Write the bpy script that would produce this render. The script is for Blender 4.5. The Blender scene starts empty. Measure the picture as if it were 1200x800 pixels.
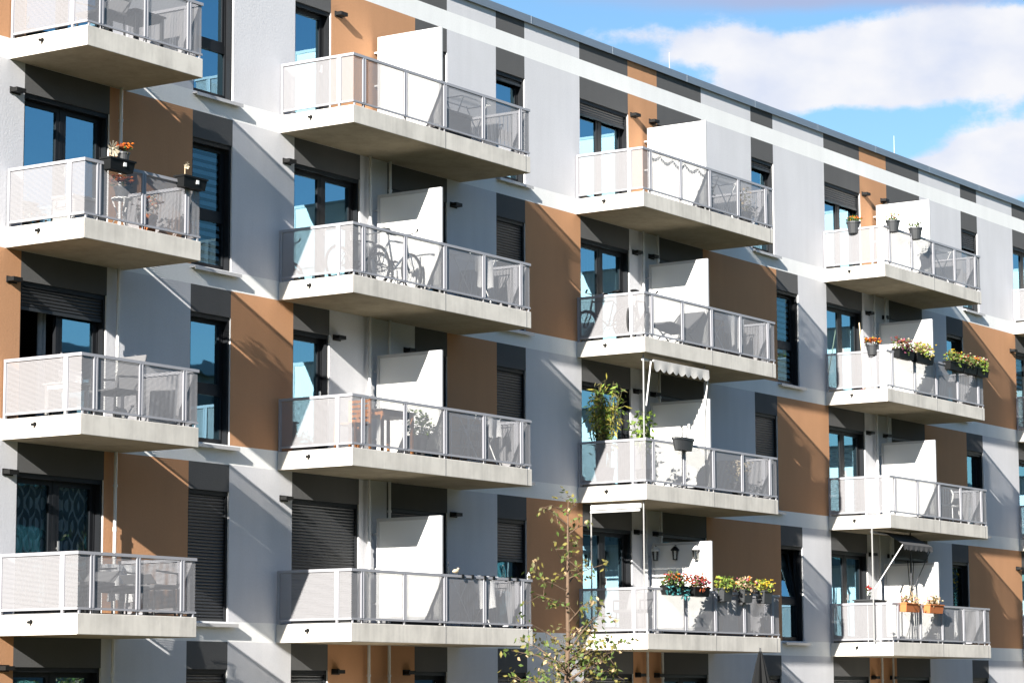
import bpy, math, random
from mathutils import Vector, Matrix
R = random.Random(11)
sc = bpy.context.scene
col = sc.collection
rad = math.radians

# ------------------------------------------------------------------ helpers
class MB:
    """collects faces and links them as ONE mesh object"""
    def __init__(s): s.v = []; s.f = []; s.m = []
    def quad(s, a, b, c, d, m=0):
        i = len(s.v); s.v += [a, b, c, d]; s.f.append((i, i+1, i+2, i+3)); s.m.append(m)
    def tri(s, a, b, c, m=0):
        i = len(s.v); s.v += [a, b, c]; s.f.append((i, i+1, i+2)); s.m.append(m)
    def box(s, x0, y0, z0, x1, y1, z1, m=0):
        i = len(s.v)
        s.v += [(x0,y0,z0),(x1,y0,z0),(x1,y1,z0),(x0,y1,z0),(x0,y0,z1),(x1,y0,z1),(x1,y1,z1),(x0,y1,z1)]
        for f in ((0,3,2,1),(4,5,6,7),(0,1,5,4),(1,2,6,5),(2,3,7,6),(3,0,4,7)):
            s.f.append(tuple(i+k for k in f)); s.m.append(m)
    def obox(s, c, u, v, w, m=0):
        """oriented box: centre and three half vectors"""
        c, u, v, w = map(Vector, (c, u, v, w)); i = len(s.v)
        for a, b, d in ((-1,-1,-1),(1,-1,-1),(1,1,-1),(-1,1,-1),(-1,-1,1),(1,-1,1),(1,1,1),(-1,1,1)):
            s.v.append(tuple(c + a*u + b*v + d*w))
        for f in ((0,3,2,1),(4,5,6,7),(0,1,5,4),(1,2,6,5),(2,3,7,6),(3,0,4,7)):
            s.f.append(tuple(i+k for k in f)); s.m.append(m)
    def taper_box(s, x0, y0, z0, x1, y1, z1, t, m=0):
        """box whose foot is drawn in by t on every side (planter)"""
        i = len(s.v)
        s.v += [(x0+t,y0+t,z0),(x1-t,y0+t,z0),(x1-t,y1-t,z0),(x0+t,y1-t,z0),(x0,y0,z1),(x1,y0,z1),(x1,y1,z1),(x0,y1,z1)]
        for f in ((0,3,2,1),(4,5,6,7),(0,1,5,4),(1,2,6,5),(2,3,7,6),(3,0,4,7)):
            s.f.append(tuple(i+k for k in f)); s.m.append(m)
    def tube(s, pts, r, n=8, m=0, closed=False):
        pts = [Vector(p) for p in pts]; L = len(pts)
        rs = r if isinstance(r, (list, tuple)) else [r]*L
        i0 = len(s.v); up = None
        for k, p in enumerate(pts):
            if closed: d = pts[(k+1) % L] - pts[k-1]
            else: d = pts[min(k+1, L-1)] - pts[max(k-1, 0)]
            d.normalize()
            if up is None:
                up = Vector((0,0,1)) if abs(d.z) < .9 else Vector((1,0,0))
            a = d.cross(up)
            if a.length < 1e-5: a = d.cross(Vector((0.3,1,0.2)))
            a.normalize(); b = a.cross(d); up = b
            for j in range(n):
                t = 2*math.pi*j/n
                s.v.append(tuple(p + rs[k]*(math.cos(t)*a + math.sin(t)*b)))
        for k in range(L if closed else L-1):
            k2 = (k+1) % L
            for j in range(n):
                j2 = (j+1) % n
                s.f.append((i0+k*n+j, i0+k*n+j2, i0+k2*n+j2, i0+k2*n+j)); s.m.append(m)
        if not closed:
            s.f.append(tuple(i0+j for j in range(n))[::-1]); s.m.append(m)
            s.f.append(tuple(i0+(L-1)*n+j for j in range(n))); s.m.append(m)
    def lathe(s, c, prof, n=16, m=0):
        """prof: (radius, height) pairs about a vertical axis through c"""
        i0 = len(s.v)
        for (r, h) in prof:
            for j in range(n):
                t = 2*math.pi*j/n
                s.v.append((c[0]+r*math.cos(t), c[1]+r*math.sin(t), c[2]+h))
        for k in range(len(prof)-1):
            for j in range(n):
                j2 = (j+1) % n
                s.f.append((i0+k*n+j, i0+k*n+j2, i0+(k+1)*n+j2, i0+(k+1)*n+j)); s.m.append(m)
        s.f.append(tuple(i0+j for j in range(n))[::-1]); s.m.append(m)
        s.f.append(tuple(i0+(len(prof)-1)*n+j for j in range(n))); s.m.append(m)
    def ring(s, c, r, t, axis='y', n=28, k=8, m=0):
        pts = []
        for j in range(n):
            a = 2*math.pi*j/n; u, v = r*math.cos(a), r*math.sin(a)
            pts.append((c[0]+u, c[1], c[2]+v) if axis == 'y' else (c[0], c[1]+u, c[2]+v))
        s.tube(pts, t, k, m, True)
    def leaf(s, p, size, rnd, m=0, droop=.3, wide=.5):
        """one folded leaf of two faces"""
        p = Vector(p)
        d = Vector((rnd.gauss(0,1), rnd.gauss(0,1), rnd.gauss(-droop,.8))); d.normalize()
        a = d.cross(Vector((rnd.gauss(0,1), rnd.gauss(0,1), rnd.gauss(0,1)))); a.normalize()
        nn = d.cross(a)
        l = size*rnd.uniform(.7,1.3); w = l*wide*.5
        tip = p+d*l; mid = p+d*l*.45+nn*l*.06
        A = mid+a*w-nn*w*.4; B = mid-a*w-nn*w*.4
        i = len(s.v); s.v += [tuple(p), tuple(A), tuple(tip), tuple(B)]
        s.f += [(i, i+1, i+2), (i, i+2, i+3)]; s.m += [m, m]
    def blob(s, c, r, rnd, m=0):
        """a tiny faceted blossom head"""
        i = len(s.v); c = Vector(c)
        for k in range(8):
            t = 2*math.pi*k/8; rr = r*rnd.uniform(.75,1.15)
            s.v.append((c.x+rr*math.cos(t), c.y+rr*math.sin(t), c.z+rnd.uniform(-.15,.15)*r))
        s.v += [(c.x, c.y, c.z+r*.75), (c.x, c.y, c.z-r*.6)]
        for k in range(8):
            k2 = (k+1) % 8
            s.f += [(i+k, i+k2, i+8), (i+k2, i+k, i+9)]; s.m += [m, m]
    def build(s, name, mats, parent=None, loc=(0,0,0), smooth=False, bevel=0):
        me = bpy.data.meshes.new(name); me.from_pydata(s.v, [], s.f)
        if not isinstance(mats, (list, tuple)): mats = [mats]
        for mt in mats: me.materials.append(mt)
        me.polygons.foreach_set('material_index', s.m)
        if smooth: me.polygons.foreach_set('use_smooth', [True]*len(s.f))
        me.update()
        o = bpy.data.objects.new(name, me); col.objects.link(o)
        o.parent = parent; o.location = loc
        if bevel:
            b = o.modifiers.new('bevel', 'BEVEL'); b.width = bevel; b.segments = 2; b.limit_method = 'ANGLE'
        return o

def tag(o, label=None, cat=None, group=None, kind=None):
    if label: o['label'] = label
    if cat: o['category'] = cat
    if group: o['group'] = group
    if kind: o['kind'] = kind
    return o
def thing(name, label, cat, loc=(0,0,0), group=None, rz=0):
    o = bpy.data.objects.new(name, None); col.objects.link(o)
    o.location = loc; o.rotation_euler = (0,0,rz); o.empty_display_size = .2
    return tag(o, label, cat, group)
def copy_tree(o, parent=None, loc=None):
    c = o.copy(); col.objects.link(c)
    if parent is not None: c.parent = parent
    if loc is not None: c.location = loc
    for ch in list(o.children): copy_tree(ch, c)
    return c

# ------------------------------------------------------------------ materials
def nodes(name):
    m = bpy.data.materials.new(name); m.use_nodes = True
    t = m.node_tree; return m, t, t.nodes, t.links, t.nodes['Principled BSDF']
def rgb(c): return (c[0], c[1], c[2], 1)
def plain(name, c, rough=.6, metal=0, var=.12, scale=6, bump=0, bscale=60, spec=.5, trans=0):
    """a plain surface with a little uneven colour and grain"""
    m, t, N, L, P = nodes(name)
    g = N.new('ShaderNodeNewGeometry')
    nz = N.new('ShaderNodeTexNoise'); nz.inputs['Scale'].default_value = scale; nz.inputs['Detail'].default_value = 5
    L.new(g.outputs['Position'], nz.inputs['Vector'])
    mr = N.new('ShaderNodeMapRange'); mr.inputs[3].default_value = 1-var; mr.inputs[4].default_value = 1+var
    L.new(nz.outputs['Fac'], mr.inputs[0])
    mx = N.new('ShaderNodeMix'); mx.data_type = 'RGBA'; mx.blend_type = 'MULTIPLY'; mx.inputs[0].default_value = 1
    mx.inputs[6].default_value = rgb(c); L.new(mr.outputs[0], mx.inputs[7])
    L.new(mx.outputs[2], P.inputs['Base Color'])
    P.inputs['Roughness'].default_value = rough; P.inputs['Metallic'].default_value = metal
    P.inputs['Specular IOR Level'].default_value = spec
    if bump:
        b = N.new('ShaderNodeTexNoise'); b.inputs['Scale'].default_value = bscale; b.inputs['Detail'].default_value = 4
        L.new(g.outputs['Position'], b.inputs['Vector'])
        bp = N.new('ShaderNodeBump'); bp.inputs['Strength'].default_value = bump; bp.inputs['Distance'].default_value = .01
        L.new(b.outputs['Fac'], bp.inputs['Height']); L.new(bp.outputs[0], P.inputs['Normal'])
    if trans:
        o = N['Material Output']; tr = N.new('ShaderNodeBsdfTranslucent'); L.new(mx.outputs[2], tr.inputs[0])
        ms = N.new('ShaderNodeMixShader'); ms.inputs[0].default_value = trans
        L.new(P.outputs[0], ms.inputs[1]); L.new(tr.outputs[0], ms.inputs[2]); L.new(ms.outputs[0], o.inputs[0])
    return m
def plaster(name, c):
    """painted render: rough float grain, faint clouding, faint vertical runs"""
    m, t, N, L, P = nodes(name)
    g = N.new('ShaderNodeNewGeometry')
    big = N.new('ShaderNodeTexNoise'); big.inputs['Scale'].default_value = .9; big.inputs['Detail'].default_value = 6
    L.new(g.outputs['Position'], big.inputs['Vector'])
    mp = N.new('ShaderNodeMapping'); mp.inputs['Scale'].default_value = (3.2, 3.2, .5)
    L.new(g.outputs['Position'], mp.inputs[0])
    run = N.new('ShaderNodeTexNoise'); run.inputs['Scale'].default_value = 1; run.inputs['Detail'].default_value = 4
    L.new(mp.outputs[0], run.inputs['Vector'])
    gr = N.new('ShaderNodeTexNoise'); gr.inputs['Scale'].default_value = 30; gr.inputs['Detail'].default_value = 3
    L.new(g.outputs['Position'], gr.inputs['Vector'])
    a = N.new('ShaderNodeMath'); a.operation = 'ADD'; L.new(big.outputs['Fac'], a.inputs[0]); L.new(run.outputs['Fac'], a.inputs[1])
    b = N.new('ShaderNodeMath'); b.operation = 'MULTIPLY_ADD'; L.new(gr.outputs['Fac'], b.inputs[0]); b.inputs[1].default_value = .9; L.new(a.outputs[0], b.inputs[2])
    mr = N.new('ShaderNodeMapRange'); mr.inputs[1].default_value = .9; mr.inputs[2].default_value = 2.0
    mr.inputs[3].default_value = .90; mr.inputs[4].default_value = 1.06; L.new(b.outputs[0], mr.inputs[0])
    mx = N.new('ShaderNodeMix'); mx.data_type = 'RGBA'; mx.blend_type = 'MULTIPLY'; mx.inputs[0].default_value = 1
    mx.inputs[6].default_value = rgb(c); L.new(mr.outputs[0], mx.inputs[7]); L.new(mx.outputs[2], P.inputs['Base Color'])
    P.inputs['Roughness'].default_value = .95; P.inputs['Specular IOR Level'].default_value = .15
    bn = N.new('ShaderNodeTexNoise'); bn.inputs['Scale'].default_value = 26; bn.inputs['Detail'].default_value = 6; bn.inputs['Roughness'].default_value = .7
    L.new(g.outputs['Position'], bn.inputs['Vector'])
    bp = N.new('ShaderNodeBump'); bp.inputs['Strength'].default_value = .42; bp.inputs['Distance'].default_value = .010
    L.new(bn.outputs['Fac'], bp.inputs['Height']); L.new(bp.outputs[0], P.inputs['Normal'])
    return m
def concrete(name, c):
    m, t, N, L, P = nodes(name)
    g = N.new('ShaderNodeNewGeometry')
    big = N.new('ShaderNodeTexNoise'); big.inputs['Scale'].default_value = 1.6; big.inputs['Detail'].default_value = 8; big.inputs['Roughness'].default_value = .62
    L.new(g.outputs['Position'], big.inputs['Vector'])
    mp = N.new('ShaderNodeMapping'); mp.inputs['Scale'].default_value = (3.5, 3.5, .45); L.new(g.outputs['Position'], mp.inputs[0])
    run = N.new('ShaderNodeTexNoise'); run.inputs['Scale'].default_value = 1; run.inputs['Detail'].default_value = 6; run.inputs['Roughness'].default_value = .65
    L.new(mp.outputs[0], run.inputs['Vector'])
    mp2 = N.new('ShaderNodeMapping'); mp2.inputs['Scale'].default_value = (13, 13, .8); L.new(g.outputs['Position'], mp2.inputs[0])
    run2 = N.new('ShaderNodeTexNoise'); run2.inputs['Scale'].default_value = 1; run2.inputs['Detail'].default_value = 3; L.new(mp2.outputs[0], run2.inputs['Vector'])
    a0 = N.new('ShaderNodeMath'); a0.operation = 'MULTIPLY_ADD'; a0.inputs[1].default_value = .35; L.new(run2.outputs['Fac'], a0.inputs[0])
    a1 = N.new('ShaderNodeMath'); a1.operation = 'MULTIPLY'; a1.inputs[1].default_value = .65; L.new(run.outputs['Fac'], a1.inputs[0]); L.new(a1.outputs[0], a0.inputs[2])
    a = N.new('ShaderNodeMath'); a.operation = 'ADD'; L.new(big.outputs['Fac'], a.inputs[0]); L.new(a0.outputs[0], a.inputs[1])
    cr = N.new('ShaderNodeValToRGB'); e = cr.color_ramp
    e.elements[0].position = .37; e.elements[0].color = rgb([x*.77 for x in c])
    e.elements[1].position = .56; e.elements[1].color = rgb([x*1.06 for x in c])
    h = N.new('ShaderNodeMath'); h.operation = 'MULTIPLY'; h.inputs[1].default_value = .5; L.new(a.outputs[0], h.inputs[0])
    L.new(h.outputs[0], cr.inputs[0]); L.new(cr.outputs[0], P.inputs['Base Color'])
    P.inputs['Roughness'].default_value = .85; P.inputs['Specular IOR Level'].default_value = .25
    bn = N.new('ShaderNodeTexNoise'); bn.inputs['Scale'].default_value = 30; bn.inputs['Detail'].default_value = 5
    L.new(g.outputs['Position'], bn.inputs['Vector'])
    bp = N.new('ShaderNodeBump'); bp.inputs['Strength'].default_value = .12; bp.inputs['Distance'].default_value = .01
    L.new(bn.outputs['Fac'], bp.inputs['Height']); L.new(bp.outputs[0], P.inputs['Normal'])
    return m
def perforated(name, c, pitch=.021, hole=.275):
    """powder coated sheet with staggered round holes"""
    m, t, N, L, P = nodes(name)
    g = N.new('ShaderNodeNewGeometry'); s = N.new('ShaderNodeSeparateXYZ'); L.new(g.outputs['Position'], s.inputs[0])
    def M(op, a, b=None, c_=None):
        n = N.new('ShaderNodeMath'); n.operation = op
        for k, x in enumerate((a, b, c_)):
            if x is None: continue
            if isinstance(x, (int, float)): n.inputs[k].default_value = x
            else: L.new(x, n.inputs[k])
        return n.outputs[0]
    u = M('DIVIDE', M('ADD', s.outputs[0], s.outputs[1]), pitch); v = M('DIVIDE', s.outputs[2], pitch*.866)
    row = M('FLOOR', v); off = M('MULTIPLY', M('MODULO', row, 2.0), .5)
    fu = M('SUBTRACT', M('FRACT', M('ADD', u, off)), .5); fv = M('MULTIPLY', M('SUBTRACT', M('FRACT', v), .5), .866)
    d = M('SQRT', M('ADD', M('MULTIPLY', fu, fu), M('MULTIPLY', fv, fv)))
    solid = M('GREATER_THAN', d, hole)
    P.inputs['Base Color'].default_value = rgb(c); P.inputs['Roughness'].default_value = .5; P.inputs['Specular IOR Level'].default_value = .4
    tr = N.new('ShaderNodeBsdfTransparent'); ms = N.new('ShaderNodeMixShader')
    L.new(solid, ms.inputs[0]); L.new(tr.outputs[0], ms.inputs[1]); L.new(P.outputs[0], ms.inputs[2])
    L.new(ms.outputs[0], N['Material Output'].inputs[0])
    return m
def glass(name, tint=(.75,.8,.8), ior=5.5, gl=(.44,.80,1.0), wobble=.02):
    m, t, N, L, P = nodes(name); N.remove(P)
    fr = N.new('ShaderNodeFresnel'); fr.inputs[0].default_value = ior
    tr = N.new('ShaderNodeBsdfTransparent'); tr.inputs[0].default_value = rgb(tint)
    gg = N.new('ShaderNodeBsdfGlossy'); gg.inputs['Color'].default_value = rgb(gl); gg.inputs['Roughness'].default_value = .015
    g = N.new('ShaderNodeNewGeometry'); nz = N.new('ShaderNodeTexNoise'); nz.inputs['Scale'].default_value = 1.3
    L.new(g.outputs['Position'], nz.inputs['Vector'])
    bp = N.new('ShaderNodeBump'); bp.inputs['Strength'].default_value = wobble; bp.inputs['Distance'].default_value = .1
    L.new(nz.outputs['Fac'], bp.inputs['Height']); L.new(bp.outputs[0], gg.inputs['Normal'])
    ms = N.new('ShaderNodeMixShader'); L.new(fr.outputs[0], ms.inputs[0]); L.new(tr.outputs[0], ms.inputs[1]); L.new(gg.outputs[0], ms.inputs[2])
    L.new(ms.outputs[0], N['Material Output'].inputs[0])
    return m

M = {}
M['light'] = plaster('light_grey_render', (.595,.592,.612))
M['white_band'] = plaster('white_render', (.78,.78,.77))
M['brown'] = plaster('ochre_brown_render', (.485,.258,.138))
M['dark'] = plaster('dark_grey_render', (.100,.100,.101))
M['reveal'] = plaster('window_reveal_render', (.62,.62,.62))
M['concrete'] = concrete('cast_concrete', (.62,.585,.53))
M['soffit'] = concrete('shade_toned_soffit', (.36,.30,.21))  # under-slab shade is put into this darker, warmer concrete colour
M['rail'] = plain('grey_powder_coat', (.32,.32,.345), .45, 0, .04)
M['mesh'] = perforated('perforated_sheet', (.25,.246,.256))
M['screen'] = plain('white_screen_panel', (.80,.80,.78), .5, 0, .03, 3)
M['screen_frame'] = plain('white_screen_frame', (.52,.52,.52), .45, 0, .03)
M['frame'] = plain('anthracite_window_frame', (.008,.009,.011), .5, 0, .1, spec=.25)
M['shutter'] = plain('anthracite_shutter_slat', (.022,.024,.027), .5, 0, .1)
M['sill'] = plain('aluminium_sill', (.42,.42,.43), .4, .3, .05)
M['glass'] = glass('window_glass')
M['room'] = plain('room_wall', (.16,.155,.15), .9)
M['curtain'] = plain('white_curtain', (.55,.55,.53), .9, 0, .1, 20, trans=.25)
M['blind'] = plain('pale_blue_blind', (.46,.78,.98), .6, 0, .05)
M['cap'] = plain('zinc_roof_cap', (.20,.235,.28), .45, .4, .1, 3)
M['roof'] = plain('roof_gravel', (.25,.24,.22), .95, 0, .3, 40)
M['pipe'] = plain('galvanised_pipe', (.55,.55,.54), .45, .2, .1, 10)
M['lamp'] = plain('black_lamp_metal', (.012,.012,.012), .55, spec=.2)
M['rod'] = plain('bright_rod_metal', (.65,.66,.68), .35, .5)
M['black'] = plain('black_plastic', (.007,.0075,.008), .55, 0, .15, spec=.2)
M['dgrey'] = plain('dark_grey_plastic', (.036,.038,.041), .5, 0, .15)
M['mgrey'] = plain('mid_grey_fabric', (.13,.13,.135), .9, 0, .2, 60)
M['white'] = plain('white_plastic', (.78,.78,.77), .45, 0, .05)
M['cloth'] = plain('white_cloth', (.80,.80,.80), .95, 0, .06, 25, .2, 60, trans=.2)
M['beige_cloth'] = plain('pale_grey_awning_cloth', (.60,.58,.55), .95, 0, .08, 30, .2, 80, trans=.15)
M['grey_cloth'] = plain('dark_grey_awning_cloth', (.05,.05,.052), .95, 0, .1, 30, .2, 80)
M['wood'] = plain('orange_brown_wood', (.42,.17,.06), .55, 0, .3, 14)
M['dwood'] = plain('dark_wood', (.07,.05,.04), .6, 0, .3, 14)
M['stick'] = plain('pale_wood_handle', (.60,.47,.30), .6, 0, .1)
M['soil'] = plain('potting_soil', (.035,.025,.018), 1, 0, .3, 50)
M['terracotta'] = plain('orange_terracotta', (.48,.15,.045), .8, 0, .15, 20)
M['bark'] = plain('young_tree_bark', (.13,.085,.055), .95, 0, .35, 40, .5, 60)
for nm, c in dict(leaf_dark=(.045,.085,.022), leaf_mid=(.095,.15,.03), leaf_lime=(.22,.32,.045), leaf_yellow=(.38,.33,.06), tree_green=(.11,.16,.035), tree_yellow=(.22,.19,.045), leaf_olive=(.13,.12,.045), leaf_teal=(.06,.26,.27), straw=(.50,.36,.20),
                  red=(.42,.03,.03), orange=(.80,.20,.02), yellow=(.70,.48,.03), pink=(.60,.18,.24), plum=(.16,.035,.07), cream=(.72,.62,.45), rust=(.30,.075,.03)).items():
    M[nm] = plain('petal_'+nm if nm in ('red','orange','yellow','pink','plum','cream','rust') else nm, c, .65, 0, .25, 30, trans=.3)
M['polegrey'] = plain('grey_pole_metal', (.30,.30,.295), .4, .2)
M['opposite'] = plaster('grey_opposite_render', (.22,.215,.21))
M['sticker'] = plain('white_sticker', (.75,.75,.75), .6)
M['steel'] = plain('brushed_steel', (.5,.5,.5), .3, .8)
M['rubber'] = plain('tyre_rubber', (.02,.02,.02), .8)
M['bluegrey'] = plain('blue_grey_paint', (.09,.12,.16), .4)
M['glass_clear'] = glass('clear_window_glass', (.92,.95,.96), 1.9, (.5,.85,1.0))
M['lantern_glass'] = glass('lantern_glass', (.85,.85,.82), 1.6, (1,1,1))
M['floor'] = plain('dark_balcony_floor', (.10,.10,.105), .8, 0, .15, 3)
M['paving'] = plain('grey_paving', (.16,.15,.13), .9, 0, .15, 3, .2, 40)
M['grass_floor'] = plain('lawn_soil', (.055,.06,.025), 1, 0, .3, 2)

def ogee_net(name):
    m, t, N, L, P = nodes(name)
    g = N.new('ShaderNodeNewGeometry'); s = N.new('ShaderNodeSeparateXYZ'); L.new(g.outputs['Position'], s.inputs[0])
    def q(op, a, b=None):
        n = N.new('ShaderNodeMath'); n.operation = op
        for k, x in enumerate((a, b)):
            if x is None: continue
            if isinstance(x, (int, float)): n.inputs[k].default_value = x
            else: L.new(x, n.inputs[k])
        return n.outputs[0]
    a = q('COSINE', q('MULTIPLY', s.outputs[0], 2*math.pi/.26)); b = q('COSINE', q('MULTIPLY', s.outputs[2], 2*math.pi/.62))
    d = q('ABSOLUTE', q('ADD', a, b)); ln = q('LESS_THAN', d, .28); d2 = q('GREATER_THAN', d, 1.55)
    mx = N.new('ShaderNodeMix'); mx.data_type = 'RGBA'; mx.inputs[6].default_value = (.16,.20,.21,1); mx.inputs[7].default_value = (.85,.9,.9,1)
    L.new(q('MAXIMUM', ln, d2), mx.inputs[0]); L.new(mx.outputs[2], P.inputs['Base Color']); P.inputs['Roughness'].default_value = .9
    return m
M['ogee'] = ogee_net('patterned_net_curtain')

# ------------------------------------------------------------------ levels
H = 2.85; T = .32; D = 1.557
def Z(k): return 11.2-(k-1)*H            # underside of the slab that floor k stands on (1 = top, 5 = ground)

# ------------------------------------------------------------------ ground
g = MB(); g.quad((-400,-400,0),(500,-400,0),(500,500,0),(-400,500,0))
tag(g.build('ground', M['grass_floor']), kind='structure')
g = MB(); g.box(-12,-5.2,-.1,60,-2.4,.03)
tag(g.build('path', M['paving']), kind='structure')

# ------------------------------------------------------------------ the apartment building
bld = thing('apartment_building', 'long white grey and brown apartment block with rows of mesh railed balconies', 'building', (0,0,0))
L_, B_, W_ = 'L', 'B', 'W'
def zones(k):
    odd = k % 2
    z = []
    mid = 'B' if k in (1, 5) else 'L'
    alt = 'L' if odd else 'B'              # panels that are brown on even floors
    f3 = 'B' if k == 3 else 'L'            # panels that are brown on floor 3 only
    z += [(-9, .34, 'B' if odd else 'L'), (.34, 2.22, 'W'), (2.22, 4.20, alt), (4.20, 5.21, 'N'), (5.21, 6.85, f3)]
    if odd: z += [(6.85, 7.85, 'W'), (7.85, 10.36, mid), (10.36, 11.37, 'W')]
    else: z += [(6.85, 8.71, 'W'), (8.71, 9.52, mid), (9.52, 11.37, 'W')]
    z += [(11.37, 12.99, f3), (12.99, 13.98, 'N'), (13.98, 15.97, alt),
          (15.97, 17.83, 'W'), (17.83, 19.0, mid), (19.0, 20.86, 'W')]
    n0 = 23.07 if odd else 24.16
    z += [(20.86, n0, alt), (n0, n0+1.03, 'N'), (n0+1.03, 26.59, f3),
          (26.59, 28.44, 'W'), (28.44, 29.88, mid), (29.88, 31.74, 'W')]
    n0 = 34.2 if odd else 33.15
    z += [(31.74, n0, f3), (n0, n0+1.0, 'N'), (n0+1.0, 37.48, alt),
          (37.48, 39.34, 'W'), (39.34, 40.78, mid), (40.78, 42.62, 'W'),
          (42.62, 45.0, f3), (45.0, 46.0, 'N'), (46.0, 50.0, alt)]
    return z
MI = {'L': 0, 'B': 1, 'D': 2, 'band': 3, 'rev': 4}
RC = .14                                   # depth of a window opening
wall = MB()
def face(x0, x1, z0, z1, m): wall.quad((x0,0,z0),(x1,0,z0),(x1,0,z1),(x0,0,z1), m)
openings = []
for k in range(1, 6):
    zb = Z(k); lo = zb+T; hi = (zb+2.82) if k == 1 else Z(k-1)
    face(-9, 50, zb, lo, 3)
    for (x0, x1, t) in zones(k):
        if t in 'LB': face(x0, x1, lo, hi, MI[t])
        else:
            zl = hi-.44
            face(x0, x1, zl, hi, 2)
            openings.append((k, t, x0, x1, lo, zl))
            wall.quad((x0,0,lo),(x0,0,zl),(x0,RC,zl),(x0,RC,lo), 4)
            wall.quad((x1,0,lo),(x1,RC,lo),(x1,RC,zl),(x1,0,zl), 4)
            wall.quad((x0,0,zl),(x1,0,zl),(x1,RC,zl),(x0,RC,zl), 2)
            wall.quad((x0,0,lo),(x0,RC,lo),(x1,RC,lo),(x1,0,lo), 3)
face(-9, 50, 14.02, 14.37, 3)
for (x0, x1, t) in zones(1): face(x0, x1, 14.37, 14.80, {'L':0,'B':1,'W':2,'N':2}[t])
face(-9, 50, -.3, Z(5), 3)
wall.quad((-9,0,-.3),(-9,0,14.8),(-9,13,14.8),(-9,13,-.3), 0)
wall.quad((50,0,-.3),(50,13,-.3),(50,13,14.8),(50,0,14.8), 0)
wall.quad((-9,13,-.3),(-9,13,14.8),(50,13,14.8),(50,13,-.3), 0)
wall.build('wall', [M['light'], M['brown'], M['dark'], M['white_band'], M['reveal']], bld)
r = MB()
for k in range(1, 6):                       # the rooms behind the windows
    z0 = Z(k)+T-.02; z1 = z0+2.5
    r.quad((-9,3.2,z0),(50,3.2,z0),(50,3.2,z1),(-9,3.2,z1)); r.quad((-9,.16,z0),(50,.16,z0),(50,3.2,z0),(-9,3.2,z0)); r.quad((-9,.16,z1),(50,.16,z1),(50,3.2,z1),(-9,3.2,z1))
    for xw in (-3, 3.2, 6.0, 9.3, 12.2, 14.9, 18.4, 22.0, 26.0, 29.2, 32.5, 36.4, 40.0, 43.5):
        r.quad((xw,.16,z0),(xw,3.2,z0),(xw,3.2,z1),(xw,.16,z1))
r.build('room', M['room'], bld)
r = MB(); r.box(-9.1,.4,14.62,50.1,13.1,14.70)
r.build('roof', M['roof'], bld)
r = MB(); r.box(-9.15,-.035,14.74,50.15,.42,14.86); r.box(-9.15,-.055,14.70,50.15,-.037,14.855)
for i in range(20): r.box(-7+i*3.02,-.059,14.698,-6.965+i*3.02,-.0555,14.857)
r.build('roof_edge', M['cap'], bld, bevel=.006)
for (x, h) in ((24.7, .95), (36.7, 1.05), (32.8, .35)):
    r = MB(); r.tube([(x,3,14.7),(x,3,15.9),(x,3,16.12+h-.4)], [.018,.014,.007], 6); r.lathe((x,3,14.7), [(.14,0),(.12,.08),(.03,.10)], 10)
    r.build('lightning_rod', M['rod'], bld)

# ---- windows
shut = {('W',0,3): .20, ('N',0,4): 1, ('N',0,5): 1, ('N',1,1): .06, ('N',1,2): 1, ('N',1,3): 1, ('L',1,4): 1, ('L',1,5): 1, ('N',1,4): .36, ('N',1,5): 1,
        ('L',2,1): .14, ('N',2,1): .08, ('N',2,3): 1, ('L',2,5): .5, ('L',3,1): .2, ('N',3,1): .22, ('N',3,3): .05, ('R',1,4): .1, ('R',1,2): .25, ('R',2,3): .3,
        ('N',4,2): 1, ('R',3,2): .4, ('L',3,5): .2, ('N',2,5): .6, ('N',3,5): .7}
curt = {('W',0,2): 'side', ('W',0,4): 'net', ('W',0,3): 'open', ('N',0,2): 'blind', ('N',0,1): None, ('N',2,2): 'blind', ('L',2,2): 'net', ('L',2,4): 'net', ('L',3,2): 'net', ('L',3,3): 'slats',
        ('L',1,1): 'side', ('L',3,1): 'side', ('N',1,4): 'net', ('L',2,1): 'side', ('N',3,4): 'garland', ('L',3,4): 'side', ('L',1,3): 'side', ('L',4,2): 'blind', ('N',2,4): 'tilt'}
wlabel = {('L',1,4): 'window with its dark roller shutter fully closed', ('N',0,4): 'window with its roller shutter fully closed', ('N',1,2): 'window with its roller shutter fully closed', ('N',1,3): 'window with its roller shutter fully closed',
          ('W',0,4): 'balcony door with a patterned net curtain', ('W',0,3): 'balcony door with one leaf open and shutter partly down', ('N',0,2): 'tall window with a pale blue slatted blind',
          ('N',2,2): 'tall window with a pale blue slatted blind', ('N',3,4): 'window mirroring a yellow autumn tree, drawn as leaves behind the glass', ('N',2,4): 'tall window tilted open'}
def bars(m, x0, z0, x1, z1, t, y0, y1):
    m.box(x0,y0,z0,x0+t,y1,z1); m.box(x1-t,y0,z0,x1,y1,z1); m.box(x0+t,y0,z0,x1-t,y1,z0+t); m.box(x0+t,y0,z1-t,x1-t,y1,z1)
def pane(m, x0, z0, x1, z1, y): m.quad((x0,y,z0),(x1,y,z0),(x1,y,z1),(x0,y,z1))
cols_x = [0, 6.4475, 15.7945, 26.467, 37.38]
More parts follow.
